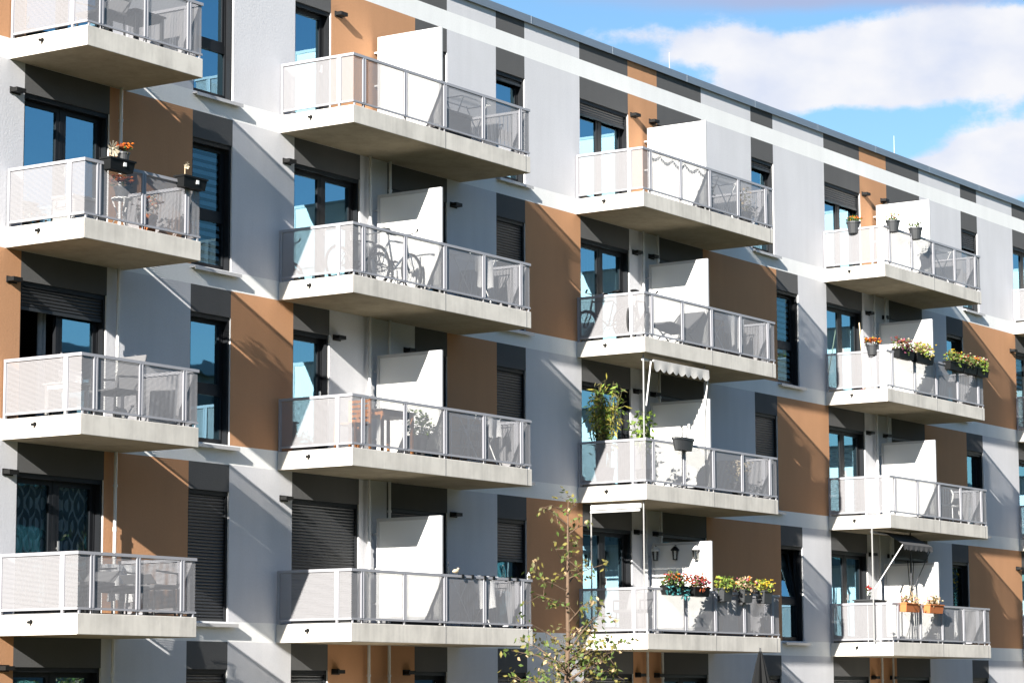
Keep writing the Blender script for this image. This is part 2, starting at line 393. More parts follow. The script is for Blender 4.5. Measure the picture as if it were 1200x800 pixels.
for (k, t, x0, x1, z0, z1) in openings:
    c = max(i for i in range(5) if x0 >= cols_x[i]-.01)
    key = ('N', c, k) if t == 'N' else (('W' if c == 0 else ('L' if x0 < cols_x[c]+2 else 'R')), c, k)
    f = MB(); gl = MB()
    f.box(x0,.03,z0,x0+.045,RC-.01,z1); f.box(x1-.045,.03,z0,x1,RC-.01,z1)        # shutter guide rails
    f.box(x0+.045,.03,z1-.07,x1-.045,.09,z1)                                        # shutter slot
    a0, a1, b0, b1 = x0+.003, x1-.003, z0+.02, z1-.003
    bars(f, a0, b0, a1, b1, .07, RC-.012, RC+.06)
    if t == 'N':
        tz = z0+.86
        f.box(a0+.07,RC-.008,tz-.065,a1-.07,RC+.055,tz+.065)
        if curt.get(key) != 'tilt':
            bars(f, a0+.07, tz+.065, a1-.07, b1-.07, .06, RC-.003, RC+.05)
            pane(gl, a0+.12, tz+.12, a1-.12, b1-.12, RC+.025)
        pane(gl, a0+.07, b0+.07, a1-.07, tz-.06, RC+.025)
    elif x1-x0 > 1.4:
        xm = (x0+x1)/2
        f.box(xm-.035,RC-.008,b0+.07,xm+.035,RC+.055,b1-.07)
        for u0, u1 in ((a0+.07, xm-.035), (xm+.035, a1-.07)):
            if curt.get(key) == 'open' and u0 < xm-.1: continue
            bars(f, u0, b0+.07, u1, b1-.07, .075, RC-.003, RC+.05)
            pane(gl, u0+.07, b0+.14, u1-.07, b1-.14, RC+.025)
    else:
        bars(f, a0+.07, b0+.07, a1-.07, b1-.07, .075, RC-.003, RC+.05)
        pane(gl, a0+.14, b0+.14, a1-.14, b1-.14, RC+.025)
    w = f.build('window', M['frame'], bld)
    if key in wlabel: w['label'] = wlabel[key]
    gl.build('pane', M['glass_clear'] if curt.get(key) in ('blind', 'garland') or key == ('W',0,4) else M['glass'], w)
    if curt.get(key) == 'tilt':                                                     # top sash leaning into the room
        s = MB(); bars(s, 0, 0, x1-x0-.146, b1-.07-tz-.065, .06, 0, .05)
        so = s.build('sash', M['frame'], w, (a0+.07, RC+.0, tz+.065)); so.rotation_euler = (rad(-9), 0, 0)
        s = MB(); pane(s, .05, .05, x1-x0-.2, b1-.07-tz-.115, .02)
        so2 = s.build('pane', M['glass'], w, (a0+.07, RC+.0, tz+.065)); so2.rotation_euler = (rad(-9), 0, 0)
    if curt.get(key) == 'open':                                                     # left leaf swung into the room
        s = MB(); bars(s, 0, 0, .8, b1-b0-.14, .075, 0, .05)
        so = s.build('door_leaf', M['frame'], w, (a0+.08, RC+.07, b0+.07)); so.rotation_euler = (0, 0, rad(80))
    if t == 'W':
        h = MB(); xm = (x0+x1)/2 if x1-x0 > 1.4 else x1-.2
        h.box(xm+.06,RC-.05,z0+.98,xm+.085,RC-.025,z0+1.12); h.box(xm+.06,RC-.03,z0+1.0,xm+.085,RC+.0,z0+1.03)
        h.build('handle', M['steel'], w)
    if t == 'N':
        s = MB(); s.box(x0-.01,-.10,z0-.06,x1+.15,RC-.02,z0-.035); s.box(x0-.01,-.105,z0-.09,x1+.15,-.095,z0-.035)
        s.build('sill', M['sill'], w)
    fr = shut.get(key, 0)
    if fr:
        s = MB(); hz = z1-.01; n = int((z1-z0-.03)*fr/.052)
        for i in range(n):
            u = hz-i*.052
            s.quad((x0+.03,.075,u-.052),(x1-.03,.075,u-.052),(x1-.03,.058,u-.030),(x0+.03,.058,u-.030))
            s.quad((x0+.03,.058,u-.030),(x1-.03,.058,u-.030),(x1-.03,.064,u-.008),(x0+.03,.064,u-.008))
            s.quad((x0+.03,.064,u-.008),(x1-.03,.064,u-.008),(x1-.03,.082,u),(x0+.03,.082,u))
        s.box(x0+.03,.055,hz-n*.052-.05,x1-.03,.085,hz-n*.052)
        s.build('roller_shutter', M['shutter'], w)
    cu = curt.get(key, 'side' if (int(x0*7)+k) % 3 == 0 else None)
    def wavy(m, u0, u1, z0_, z1_, y, amp, per):
        n = max(4, int((u1-u0)/per*8)); pv = None
        for i in range(n+1):
            x = u0+(u1-u0)*i/n; yy = y+amp*math.sin(2*math.pi*(x-u0)/per)+amp*.4*math.sin(5.1*x/per)
            if pv: m.quad((pv[0],pv[1],z0_),(x,yy,z0_),(x,yy,z1_),(pv[0],pv[1],z1_))
            pv = (x, yy)
    if cu in ('side', 'net', 'open'):
        s = MB(); zt = z1-.06
        if cu == 'net': wavy(s, x0+.06, x1-.06, z0+.05, zt, .26, .02, .12)
        elif cu == 'side': wavy(s, x1-.55, x1-.08, z0+.05, zt, .36, .035, .11)
        else: wavy(s, x0+.75, x0+.92, z0+.05, zt, .36, .03, .09)
        s.build('curtain', M['ogee'] if key == ('W',0,4) else M['curtain'], w)
    if cu in ('blind', 'slats'):
        s = MB(); n = int((z1-z0)/.125)
        for i in range(n):
            u = z1-.08-i*.125
            s.quad((x0+.06,.205,u-.075),(x1-.06,.205,u-.075),(x1-.06,.225,u),(x0+.06,.225,u))
        s.build('blind', M['blind'] if cu == 'blind' else M['curtain'], w)
    if cu == 'garland':  # a tree's reflection, shaped as leaves behind the pane
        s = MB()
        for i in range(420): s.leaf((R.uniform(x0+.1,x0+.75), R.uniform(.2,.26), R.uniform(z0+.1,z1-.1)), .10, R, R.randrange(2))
        s.build('mirrored_tree_leaves', [M['yellow'], M['leaf_olive']], w)

# ---- wall lamps (a flat up-and-down light beside most balcony doors)
for k, xs in {1: (8.06, 10.12, 18.02, 18.77, 28.64, 29.65, 39.5), 2: (.13, 6.64, 11.57, 18.05, 18.69, 28.71, 29.6, 37.2), 3: (.14, 8.05, 10.12, 18.03, 18.7, 28.61, 29.5), 4: (.14, 6.62, 11.56, 18.0, 18.74, 28.6, 29.6, 37.2), 5: (.14, 8.06, 10.11, 18.0, 18.74, 28.6, 29.6)}.items():
    for x in xs:
        l = MB(); zc = Z(k)+2.39
        l.box(x-.11,-.015,zc-.05,x+.11,0.0,zc+.05); l.box(x-.10,-.14,zc-.032,x+.10,-.016,zc+.032)
        l.build('wall_lamp', M['lamp'], bld, bevel=.004)

# ---- balconies
def balcony(width, posts, wide):
    b = MB()
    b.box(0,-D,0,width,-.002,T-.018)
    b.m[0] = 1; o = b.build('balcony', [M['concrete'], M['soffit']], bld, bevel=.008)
    ff = MB(); ff.box(.09,-D+.09,T-.017,width-.09,-.01,T-.002); ff.build('floor_finish', M['floor'], o)
    f = MB(); ms = MB(); zb, zt = .355, 1.185; yi = -D+.02
    # top and bottom rails along the front, then along both sides
    f.box(.0,-D,zt-.045,width,-D+.05,zt); f.box(.005,-D+.005,zb,width-.005,-D+.04,zb+.03)
    for xs in (0, width-.05):
        f.box(xs,-D+.05,zt-.045,xs+.05,-.02,zt); f.box(xs+.005,-D+.04,zb,xs+.04,-.02,zb+.03)
    def post(px, py, ax):
        if ax == 'x':
            f.box(px-.018,py+.002,T-.018,px+.018,py+.04,zt-.045)
            for s_ in (-1, 1): f.box(px+s_*.029-.014,py-.006,zb+.03,px+s_*.029+.014,py+.02,zt-.045)
        else:
            f.box(px-.018,py-.018,T-.018,px+.018,py+.018,zt-.045)
            for s_ in (-1, 1): f.box(px-.024,py+s_*.029-.014,zb+.03,px+.004,py+s_*.029+.014,zt-.045)
    for p in posts: post(p, yi-.014, 'x')
    for xs, sg in ((.026, 1), (width-.022, -1)):
        post(xs, -D+.31, 'y'); f.box(xs-.024,-.06,T-.018,xs+.018,-.02,zt-.045)
    for x in list(posts)+[.06, width-.06]:                             # short feet under the bottom rail
        f.box(x-.02,-D+.008,T-.018,x+.012,-D+.03,zb)
    f.build('railing', M['rail'], o)
    ya = yi-.002
    ms.quad((.025,ya,zb+.02),(width-.025,ya,zb+.02),(width-.025,ya,zt-.03),(.025,ya,zt-.03))
    for xs in (.022, width-.022): ms.quad((xs,ya,zb+.02),(xs,-.05,zb+.02),(xs,-.05,zt-.03),(xs,ya,zt-.03))
    ms.build('mesh_panel', M['mesh'], o)
    d = MB(); d.tube([(.03,-.67,.195),(-.07,-.67,.185)], .022, 10); d.tube([(-.005,-.67,.195),(-.012,-.67,.195)], .034, 10)
    d.build('drain_spout', M['black'], o)
    if wide:
        s = MB()
        for xj in (2.658, 5.2): s.box(xj-.006,-D-.0025,.004,xj+.006,-D+.01,T-.022)
        s.build('joint', M['mgrey'], o)
        s = MB(); xs = 2.65; y0, y1, z0, z1 = -1.47, -.09, .42, 2.185
        s.box(xs+.012,y0+.05,z0+.05,xs+.038,y1-.05,z1-.05, 0)
        for q in ((y0,z0,y0+.055,z1),(y1-.055,z0,y1,z1),(y0+.055,z0,y1-.055,z0+.055),(y0+.055,z1-.055,y1-.055,z1)):
            s.box(xs,q[0],q[1],xs+.05,q[2],q[3], 1)
        for yy in (y0+.03, y1-.06): s.box(xs+.01,yy,T-.018,xs+.04,yy+.03,z0, 1)
        for zz in (.7, 1.3, 1.9): s.box(xs+.015,-.09,zz,xs+.035,-.004,zz+.03, 1)
        s.build('privacy_screen', [M['screen'], M['screen_frame']], o)
    for x in ((2.45, 3.04) if wide else (2.39,)):
        p = MB(); p.tube([(x,-.085,0.0),(x,-.085,-(H-T))], .027, 10)
        for zz in (-.5, -1.6): p.tube([(x,-.085,zz),(x,-.085,zz-.04)], .036, 10)
        p.tube([(x,-.085,-1.15),(x,-.085,-1.22)], .034, 10)
        p.build('downpipe', M['pipe'], o)
    return o
nar = balcony(2.602, (.31,1.295,2.28), False)
wid = balcony(5.352, (.31,1.49,2.66,3.85,5.04), True)
first = {0: nar, 1: wid}
for ci, cx in enumerate(cols_x):
    for k in range(1, 5):
        src = first[min(ci, 1)]
        loc = (cx, 0, Z(k))
        if ci < 2 and k == 1: src.location = loc
        else: copy_tree(src, bld, loc)
for ci, cx in enumerate(cols_x[1:]):                                      # ground floor terraces
    t = MB(); t.box(cx,-2.3,Z(5),cx+5.35,-.003,Z(5)+T-.02); to = t.build('terrace', M['concrete'], bld)
    s = [o for o in wid.children if o.name.startswith('privacy_screen')][0].copy(); col.objects.link(s); s.parent = to; s.location = (cx, 0, Z(5))

# ------------------------------------------------------------------ the block across the street (right part seen in the panes, left part added unseen)
ob = thing('apartment_building', 'plain grey apartment block across the street, right part mirrored in the window panes, unseen left part added to block skylight', 'building', (80,-46,0))
b = MB(); b.box(-190,-12,0,62,0,15.6); b.build('wall', M['opposite'], ob)  # left stretch is never mirrored, added to hold skylight off the facade
b = MB(); b.box(-190.3,-12.3,15.6,62.3,.3,15.95); b.build('roof', M['cap'], ob)
wm = None
for fl in range(5):
    for i in range(30):
        if wm is None:
            b = MB(); b.box(-.9,0,0,.9,.05,1.6, 0); b.box(-.82,.05,.08,-.04,.06,1.52, 1); b.box(.04,.05,.08,.82,.06,1.52, 1)
            wm = b.build('window', [M['frame'], M['glass']], ob, (-60,0,1.0))
        else:
            c = wm.copy(); col.objects.link(c); c.location = (-60+i*4.1, 0, 1.0+fl*3.0)
            if fl*30+i >= 100: pass

# ------------------------------------------------------------------ plants
def foliage(m, c, rx, ry, rz, n, size, mats, rnd=R, wide=.5, droop=.2):
    for i in range(n):
        while True:
            u, v, w = rnd.uniform(-1,1), rnd.uniform(-1,1), rnd.uniform(-1,1)
            if u*u+v*v+w*w < 1: break
        m.leaf((c[0]+u*rx, c[1]+v*ry, c[2]+w*rz), size, rnd, rnd.choice(mats), droop, wide)
def blossoms(m, c, rx, ry, rz, n, size, mats, rnd=R):
    for i in range(n):
        u, v, w = rnd.uniform(-1,1), rnd.uniform(-1,1), rnd.uniform(-.2,1)
        m.blob((c[0]+u*rx, c[1]+v*ry, c[2]+w*rz*.8), size*rnd.uniform(.7,1.3), rnd, rnd.choice(mats))
RT = 1.185                                  # top of a railing above its slab's underside
def planter(label, x, y, k, L, h=.17, d=.19, leaves=('leaf_mid','leaf_dark'), flowers=(), nl=90, nf=26, lh=.10, mat='black', name='flower_box', group='flower boxes hung on the balcony railings', dz=.045, sticker=False, spiky=0, fs=.026, along='x', bulge=1.0):
    """a trough hooked over a railing, its rim a little above the rail; y is its middle"""
    o = thing(name, label, 'flower box', (x, y, Z(k)+RT+dz-h), group, 0 if along == 'x' else rad(90))
    b = MB(); b.taper_box(-L/2,-d/2,0,L/2,d/2,h,.025)
    b.box(-L/2-.012,-d/2-.012,h-.022,L/2+.012,-d/2+.012,h+.004); b.box(-L/2-.012,d/2-.012,h-.022,L/2+.012,d/2+.012,h+.004)
    b.box(-L/2-.012,-d/2+.012,h-.022,-L/2+.012,d/2-.012,h+.004); b.box(L/2-.012,-d/2+.012,h-.022,L/2+.012,d/2-.012,h+.004)
    b.build('trough', M[mat], o)
    s = MB(); s.box(-L/2+.014,-d/2+.014,h-.05,L/2-.014,d/2-.014,h+.001); s.build('soil', M['soil'], o)
    hk = MB()
    for sx in (-.3, .3):
        hk.tube([(sx*L,d/2-.005,h*.2),(sx*L,d/2+.006,h-.005),(sx*L,d/2+.05,h+.012)], .008, 6)
    hk.build('hook', M['dgrey'], o)
    if sticker:
        q = MB(); q.box(.02,-d/2-.003,h*.42,.075,-d/2+.018,h*.75); q.build('sticker', M['sticker'], o)
    if nl:
        f = MB(); foliage(f, (0,-.01,h+lh*.62), L*.52*bulge, d*.75, lh*1.25, int(nl*1.9), .085, list(range(len(leaves))))
        for i in range(spiky):
            x0 = R.uniform(-L*.45, L*.45); hh = R.uniform(.15,.42); lean = R.uniform(-.16,.16)
            f.tube([(x0,0,h),(x0+lean*.5,R.uniform(-.05,.05),h+hh*.6),(x0+lean,R.uniform(-.1,.1),h+hh)], [.006,.005,.002], 4, len(leaves)-1)
        f.build('foliage', [M[q] for q in leaves], o)
    if flowers:
        f = MB(); blossoms(f, (0,-.03,h+lh*.7), L*.52*bulge, d*.72, lh*1.35, int(nf*1.15), fs, list(range(len(flowers)))); f.build('blossoms', [M[q] for q in flowers], o, smooth=False)
    return o
def pot(label, x, y, z, r=.11, h=.19, leaves=('leaf_mid',), flowers=(), nl=60, nf=14, lh=.09, mat='dgrey', group=None, name='flower_pot', fs=.028, spread=1.3, cat='flower pot'):
    o = thing(name, label, cat, (x, y, z), group)
    b = MB(); b.lathe((0,0,0), [(r*.72,0),(r*.96,h*.86),(r*1.06,h*.86),(r*1.06,h),(r*.92,h),(r*.9,h*.9)], 18); b.build('pot', M[mat], o, smooth=False)
    s = MB(); s.lathe((0,0,h*.88), [(r*.9,0),(r*.9,.012)], 14); s.build('soil', M['soil'], o)
    if nl:
        f = MB(); foliage(f, (0,0,h+lh*.6), r*spread, r*spread, lh, nl, .07, list(range(len(leaves)))); f.build('foliage', [M[q] for q in leaves], o)
    if flowers:
        f = MB(); blossoms(f, (0,0,h+lh*.7), r*spread, r*spread, lh, nf, fs, list(range(len(flowers)))); f.build('blossoms', [M[q] for q in flowers], o)
    return o

# ---- column 1, second floor from the top
YR = -1.60
planter('black flower box with white sticker below the orange flower pot, empty of plants', .66, YR, 2, .54, .175, .2, nl=0, dz=.06, sticker=True)
planter('black flower box with white sticker at the railing end, bare apart from a white pinwheel', 2.30, YR, 2, .54, .175, .2, nl=0, dz=.055, sticker=True)
pot('dark flower pot full of orange blossoms standing in a black flower box', .77, YR, Z(2)+1.20, .10, .17, ('leaf_olive','leaf_dark'), ('orange','rust'), 30, 34, .09, name='flower_pot', group='flower pots on the railings', fs=.03)
def pinwheel(label, x, y, z, n, r):
    o = thing('pinwheel', label, 'ornament', (x,y,z), 'white garden ornaments on the railings')
    m = MB(); m.tube([(0,0,-.12),(0,0,.12)], .006, 6); m.build('stick', M['stick'], o)
    m = MB()
    for i in range(n):
        a = 2*math.pi*i/n; b = a+.5
        m.quad((0,-.015,.12),(r*math.cos(a),-.02,.12+r*math.sin(a)),(r*1.05*math.cos(b),-.05,.12+r*1.05*math.sin(b)),(r*.5*math.cos(b+.2),-.03,.12+r*.5*math.sin(b+.2)))
    m.lathe((0,-.02,.105), [(.012,0),(.016,.015),(.01,.03)], 8)
    m.build('vane', M['cream'], o); return o
pinwheel('large cream pinwheel left of the pot with orange blossoms', .52, YR, Z(2)+1.27, 9, .12)
pinwheel('small white pinwheel in the flower box at the railing end', 2.16, YR, Z(2)+1.29, 8, .06)
o = thing('cool_box', 'white cool box on the floor behind the side mesh panel', 'cool box', (.45,-.95,Z(2)+T))
m = MB(); m.box(-.27,-.2,0,.27,.2,.34); m.build('tub', M['white'], o, bevel=.03)
m = MB(); m.box(-.285,-.215,.343,.285,.215,.40); m.build('lid', M['white'], o, bevel=.02)
m = MB(); m.tube([(-.28,-.1,.3),(-.31,-.1,.2),(-.31,.1,.2),(-.28,.1,.3)], .012, 6); m.build('handle', M['mgrey'], o)
pot('orange blossoms behind the mesh, left of the pale orange plant', 1.25, -1.15, Z(2)+.82, .12, .16, ('leaf_dark',), ('orange','rust'), 40, 40, .11, fs=.035, group='potted plants behind the mesh panels')
o = thing('plant_stand', 'white wire plant stand under the orange blossoms behind the mesh', 'plant stand', (1.25,-1.15,Z(2)+T))
m = MB(); m.lathe((0,0,.47), [(.16,0),(.16,.02)], 16); m.build('shelf', M['white'], o)
for i in range(3):
    a = 2*math.pi*i/3; m = MB(); m.tube([(.14*math.cos(a),.14*math.sin(a),.47),(.06*math.cos(a),.06*math.sin(a),.25),(.19*math.cos(a),.19*math.sin(a),0)], .012, 6); m.build('leg', M['white'], o)
pot('pale orange bushy plant behind the mesh near the railing end', 1.95, -1.05, Z(2)+T, .15, .34, ('straw','leaf_olive'), ('cream','orange'), 70, 40, .2, fs=.035, mat='terracotta', group='potted plants behind the mesh panels')
# ---- chairs and tables
def armchair(label, x, y, k, rz, mat, backh=.85, w=.56, group='dark balcony chairs'):
    o = thing('chair', label, 'chair', (x,y,Z(k)+T), group, rz)
    for sx in (-1, 1):
        for sy in (-1, 1):
            m = MB(); m.tube([(sx*w*.44,sy*.24,0),(sx*w*.42,sy*.22,.42)], .016, 6); m.build('leg', M['dgrey'], o)
    m = MB(); m.box(-w/2,-.26,.40,w/2,.26,.46); m.build('seat', M[mat], o, bevel=.02)
    m = MB(); m.obox((0,.30,(.46+backh)/2+.01), (w/2,0,0), (0,.02,0), (0,.07,(backh-.46)/2)); m.build('backrest', M[mat], o, bevel=.02)
    for sx in (-1, 1):
        m = MB(); m.tube([(sx*(w/2+.02),-.22,.42),(sx*(w/2+.02),-.22,.63),(sx*(w/2+.02),.26,.66)], .016, 6); m.build('armrest', M['dgrey'], o)
    return o
def table(label, x, y, k, L, W, h, top='dgrey', leg='dgrey', name='table', group=None, rz=0):
    o = thing(name, label, 'table', (x,y,Z(k)+T), group, rz)
    m = MB(); m.box(-L/2,-W/2,h-.03,L/2,W/2,h); m.build('table_top', M[top], o, bevel=.006)
    m = MB(); m.box(-L/2+.04,-W/2+.04,h-.10,L/2-.04,W/2-.04,h-.031); m.build('apron', M[leg], o)
    for sx in (-1, 1):
        for sy in (-1, 1):
            m = MB(); cx_, cy_ = sx*(L/2-.05), sy*(W/2-.05); m.box(cx_-.022,cy_-.022,0,cx_+.022,cy_+.022,h-.03); m.build('leg', M[leg], o)
    return o
armchair('dark high backed chair beside the white laundry, third balcony down on the left', 1.28, -1.05, 3, rad(-95), 'mgrey', 1.0)
table('small white side table beside the high backed chair', .35, -.95, 3, .5, .5, .48, 'white', 'white', 'side_table')
def cloth_sheet(label, x0, x1, y, zt, zb, name='towel', cat='towel', mat='cloth', group=None, amp=.025, slope=0):
    o = thing(name, label, cat, ((x0+x1)/2, y, zb), group)
    m = MB(); n = 16; rows = 6; hw = (x1-x0)/2; pts = []
    for j in range(rows+1):
        row = []
        for i in range(n+1):
            u = -hw+2*hw*i/n; t_ = j/rows
            yy = amp*math.sin(u*21+.7*t_)*(.3+t_)+amp*.6*math.sin(u*9+2*t_)
            row.append((u*(1-.04*t_), yy-.02, (zt-zb)*(1-t_)+slope*u-.02*math.sin(i*.8)*t_))
        pts.append(row)
    for side in (0, 1):                                                 # both falls over the line
        for j in range(rows if side == 0 else rows//2):
            for i in range(n):
                P4 = [pts[j][i], pts[j][i+1], pts[j+1][i+1], pts[j+1][i]]
                if side: P4 = [(a, -b+.03, c) for a, b, c in P4]
                m.quad(*P4)
    m.build('fabric', M[mat], o, smooth=True); return o
cloth_sheet('crumpled white towel hanging behind the side panel of the third balcony down', .12, .55, -1.05, Z(3)+.98, Z(3)+.72, group='white laundry on the balconies')
o = thing('watering_can', 'pale watering can beside the dark high backed chair', 'watering can', (1.62,-.85,Z(3)+T))
m = MB(); m.lathe((0,0,0), [(.10,0),(.11,.02),(.11,.18),(.09,.22),(.05,.24)], 16); m.build('body', M['white'], o, smooth=True)
m = MB(); m.tube([(.1,0,.05),(.2,0,.18),(.27,0,.28)], [.02,.014,.012], 8); m.lathe((.27,0,.27), [(.012,0),(.035,.03)], 10); m.build('spout', M['white'], o)
m = MB(); m.tube([(-.05,0,.24),(-.13,0,.27),(-.15,0,.15),(-.11,0,.06)], .010, 6); m.build('handle', M['white'], o)
pot('leafy green pot plant inside the balcony door of the third floor down', 1.75, .42, Z(3)+T+.62, .09, .15, ('leaf_lime','leaf_mid'), (), 60, 0, .14, group='potted plants behind the mesh panels')
armchair('dark square armchair left of the low table on the lowest left balcony', .82, -1.0, 4, rad(-90), 'mgrey', .62, .6)
armchair('dark square armchair right of the low table on the lowest left balcony', 2.2, -1.0, 4, rad(90), 'mgrey', .60, .62)
table('low dark table between two armchairs on the lowest left balcony', 1.5, -1.05, 4, .6, .55, .42, 'dgrey', 'dgrey', 'low_table')
armchair('dark square armchair behind the front mesh of the topmost left balcony', 1.0, -.9, 1, rad(-90), 'mgrey', .75, .62)
table('dark square table on the topmost left balcony', 1.8, -.9, 1, .7, .6, .6, 'dgrey', 'dgrey', 'table')

# ---- laundry racks
def rack(label, x, y, k, L=.95, W=.5, h=.9, group='folding laundry racks'):
    o = thing('laundry_rack', label, 'laundry rack', (x,y,Z(k)+T), group)
    m = MB()
    for sy in (-1, 1): m.tube([(-L/2,sy*W/2,h),(L/2,sy*W/2,h)], .011, 6)
    for sx in (-1, 1): m.tube([(sx*L/2,-W/2,h),(sx*L/2,W/2,h)], .011, 6)
    for i in range(1, 9):
        yy = -W/2+W*i/9; m.tube([(-L/2,yy,h),(L/2,yy,h)], .004, 5)
    m.build('line_frame', M['white'], o)
    for sx in (-1, 1):
        m = MB(); m.tube([(sx*L*.3,-W*.45,0),(sx*L*.34,W*.42,h)], .011, 6); m.tube([(sx*L*.36,W*.45,0),(sx*L*.40,-W*.42,h)], .011, 6)
        m.build('leg', M['white'], o)
    return o
rack('empty laundry rack on the topmost balcony with the dark storage chest', 10.75, -.85, 1)
rack('laundry rack with one white towel beside the bicycles', 10.85, -.95, 2)
rack('laundry rack with a long white sheet behind the bicycle and lounger', 20.05, -.95, 2)
rack('laundry rack with small white cloths right of the green pot plant', 11.0, -.95, 3)
rack('empty laundry rack on the top balcony with the string of lights', 19.9, -.95, 1)
rack('laundry rack below the bottles on the lowest wide balcony', 10.9, -.85, 4)
rack('empty laundry rack on the top balcony with three hanging pots', 30.6, -.95, 1)
cloth_sheet('white towel on the rack right of the bicycles', 10.62, 11.10, -1.18, Z(2)+1.225, Z(2)+.66, group='white laundry on the balconies')
cloth_sheet('long white sheet on the rack right of the lounger', 19.75, 20.45, -1.18, Z(2)+1.225, Z(2)+.48, group='white laundry on the balconies', name='bed_sheet', cat='bed sheet')
cloth_sheet('narrow white towel on the rack right of the pot plant', 10.95, 11.32, -1.18, Z(3)+1.225, Z(3)+.85, group='white laundry on the balconies')
cloth_sheet('white shirt like cloth on the lowest wide balcony under the bottles', 10.75, 11.25, -1.08, Z(4)+1.225, Z(4)+.66, group='white laundry on the balconies', amp=.05)
cloth_sheet('white striped sheet behind the mesh of the lowest left balcony', 1.75, 2.5, -.45, Z(4)+1.1, Z(4)+.55, group='white laundry on the balconies', name='bed_sheet', cat='bed sheet', amp=.05)
cloth_sheet('white pleated sheet hanging at the right end beside the orange planters', 30.2, 30.95, -1.1, Z(4)+1.12, Z(4)+.42, group='white laundry on the balconies', name='bed_sheet', cat='bed sheet', amp=.05)
cloth_sheet('white pleated sheet under the three square planters', 19.35, 19.9, -1.2, Z(4)+1.05, Z(4)+.40, group='white laundry on the balconies', name='bed_sheet', cat='bed sheet', amp=.05)
o = thing('storage_chest', 'dark grey storage chest on the topmost balcony right of the screen', 'chest', (9.95,-.9,Z(1)+T))
m = MB(); m.box(-.5,-.28,.03,.5,.28,.48); m.build('body', M['mgrey'], o, bevel=.01)
m = MB(); m.box(-.52,-.3,.483,.52,.3,.55); m.build('lid', M['mgrey'], o, bevel=.02)

# ---- bicycles
def bicycle(label, x, y, k, rz=0, paint='bluegrey', tilt=0):
    o = thing('bicycle', label, 'bicycle', (x,y,Z(k)+T), 'bicycles stored on the balconies', rz)
    r_ = .335
    for wx in (-.52, .52):
        w = MB(); w.ring((wx,0,r_), r_-.02, .022, 'y', 30, 8); wo = w.build('wheel', M['rubber'], o, smooth=True)
        s = MB(); s.ring((wx,0,r_), r_-.05, .010, 'y', 30, 6); s.build('rim', M['steel'], wo)
        s = MB()
        for i in range(16):
            a = 2*math.pi*i/16; s.tube([(wx,.02*(-1)**i,r_),(wx+(r_-.05)*math.cos(a),0,r_+(r_-.05)*math.sin(a))], .0025, 4)
        s.tube([(wx,-.05,r_),(wx,.05,r_)], .02, 8); s.build('spokes', M['steel'], wo)
    f = MB(); bb = (-.08,0,.30); st = (-.22,0,.78); hd = (.34,0,.82); hb = (.38,0,.66)
    f.tube([bb, st], .017, 8); f.tube([st, hd], .016, 8); f.tube([bb, hb], .02, 8); f.tube([hd, hb], .02, 8)
    for sy in (-1, 1):
        f.tube([bb, (-.52,sy*.06,r_)], .010, 6); f.tube([st, (-.52,sy*.06,r_)], .009, 6)
        f.tube([hb, (.40,sy*.05,.60), (.52,sy*.055,r_)], .012, 6)
    f.build('frame', M[paint], o, smooth=True)
    s = MB(); s.tube([st, (-.25,0,.93)], .013, 8)
    s.build('seat_post', M['steel'], o)
    s = MB(); s.tube([(-.40,0,.965),(-.30,0,.97),(-.20,0,.955),(-.11,0,.95)], [.075,.085,.04,.02], 10)
    for i in range(len(s.v)): s.v[i] = (s.v[i][0], s.v[i][1], .955+(s.v[i][2]-.955)*.35)
    s.build('saddle', M['black'], o, smooth=True)
    s = MB(); s.tube([hd, (.32,0,.95)], .014, 8); s.tube([(.22,-.30,1.0),(.32,-.22,.98),(.36,-.05,.97),(.36,.05,.97),(.32,.22,.98),(.22,.30,1.0)], .012, 8)
    s.build('handlebar', M['steel'], o)
    for sy in (-1, 1):
        s = MB(); s.tube([(.27,sy*.26,.99),(.20,sy*.315,1.005)], .018, 8); s.build('grip', M['black'], o)
    c = MB(); c.ring((-.08,.05,.30), .09, .006, 'y', 20, 6)
    for sg in (-1, 1):
        c.tube([(-.08,sg*.06,.30),(-.08+.12*sg,sg*.07,.30-.11*sg)], .009, 6); c.box(-.08+.12*sg-.05,sg*.10-.035,.30-.11*sg-.012,-.08+.12*sg+.05,sg*.10+.035,.30-.11*sg+.012)
    c.tube([(-.08,.05,.39),(-.52,.05,.375)], .004, 4); c.tube([(-.08,.05,.21),(-.52,.05,.295)], .004, 4)
    c.build('crank', M['black'], o)
    return o
bicycle('blue grey bicycle nearest the railing, in front of the white screen', 8.16, -1.18, 2, rad(4), 'bluegrey')
bicycle('black bicycle behind the blue grey one, near the wall', 7.75, -.72, 2, rad(-6), 'black')
bicycle('black bicycle beside the folding lounger, leaning at the balcony corner', 16.55, -1.0, 2, rad(14), 'black')
bicycle('black bicycle by the wall behind the side mesh, left of the sunlit part', 16.15, -.45, 2, rad(82), 'black')
o = thing('lounger', 'dark folding lounger between bicycle and white screen', 'lounger', (17.75,-1.15,Z(2)+T))
m = MB(); m.obox((-.25,0,.36), (.45,0,-.05), (0,.27,0), (.003,0,.02)); m.build('seat', M['mgrey'], o, bevel=.01)
m = MB(); m.obox((.42,0,.55), (.24,0,.22), (0,.27,0), (-.015,0,.015)); m.build('backrest', M['mgrey'], o, bevel=.01)
for sy in (-1, 1):
    m = MB(); m.tube([(-.6,sy*.28,0),(.1,sy*.28,.36),(.62,sy*.28,.76)], .014, 6); m.tube([(.45,sy*.28,0),(-.3,sy*.28,.38)], .014, 6); m.build('leg', M['dgrey'], o)

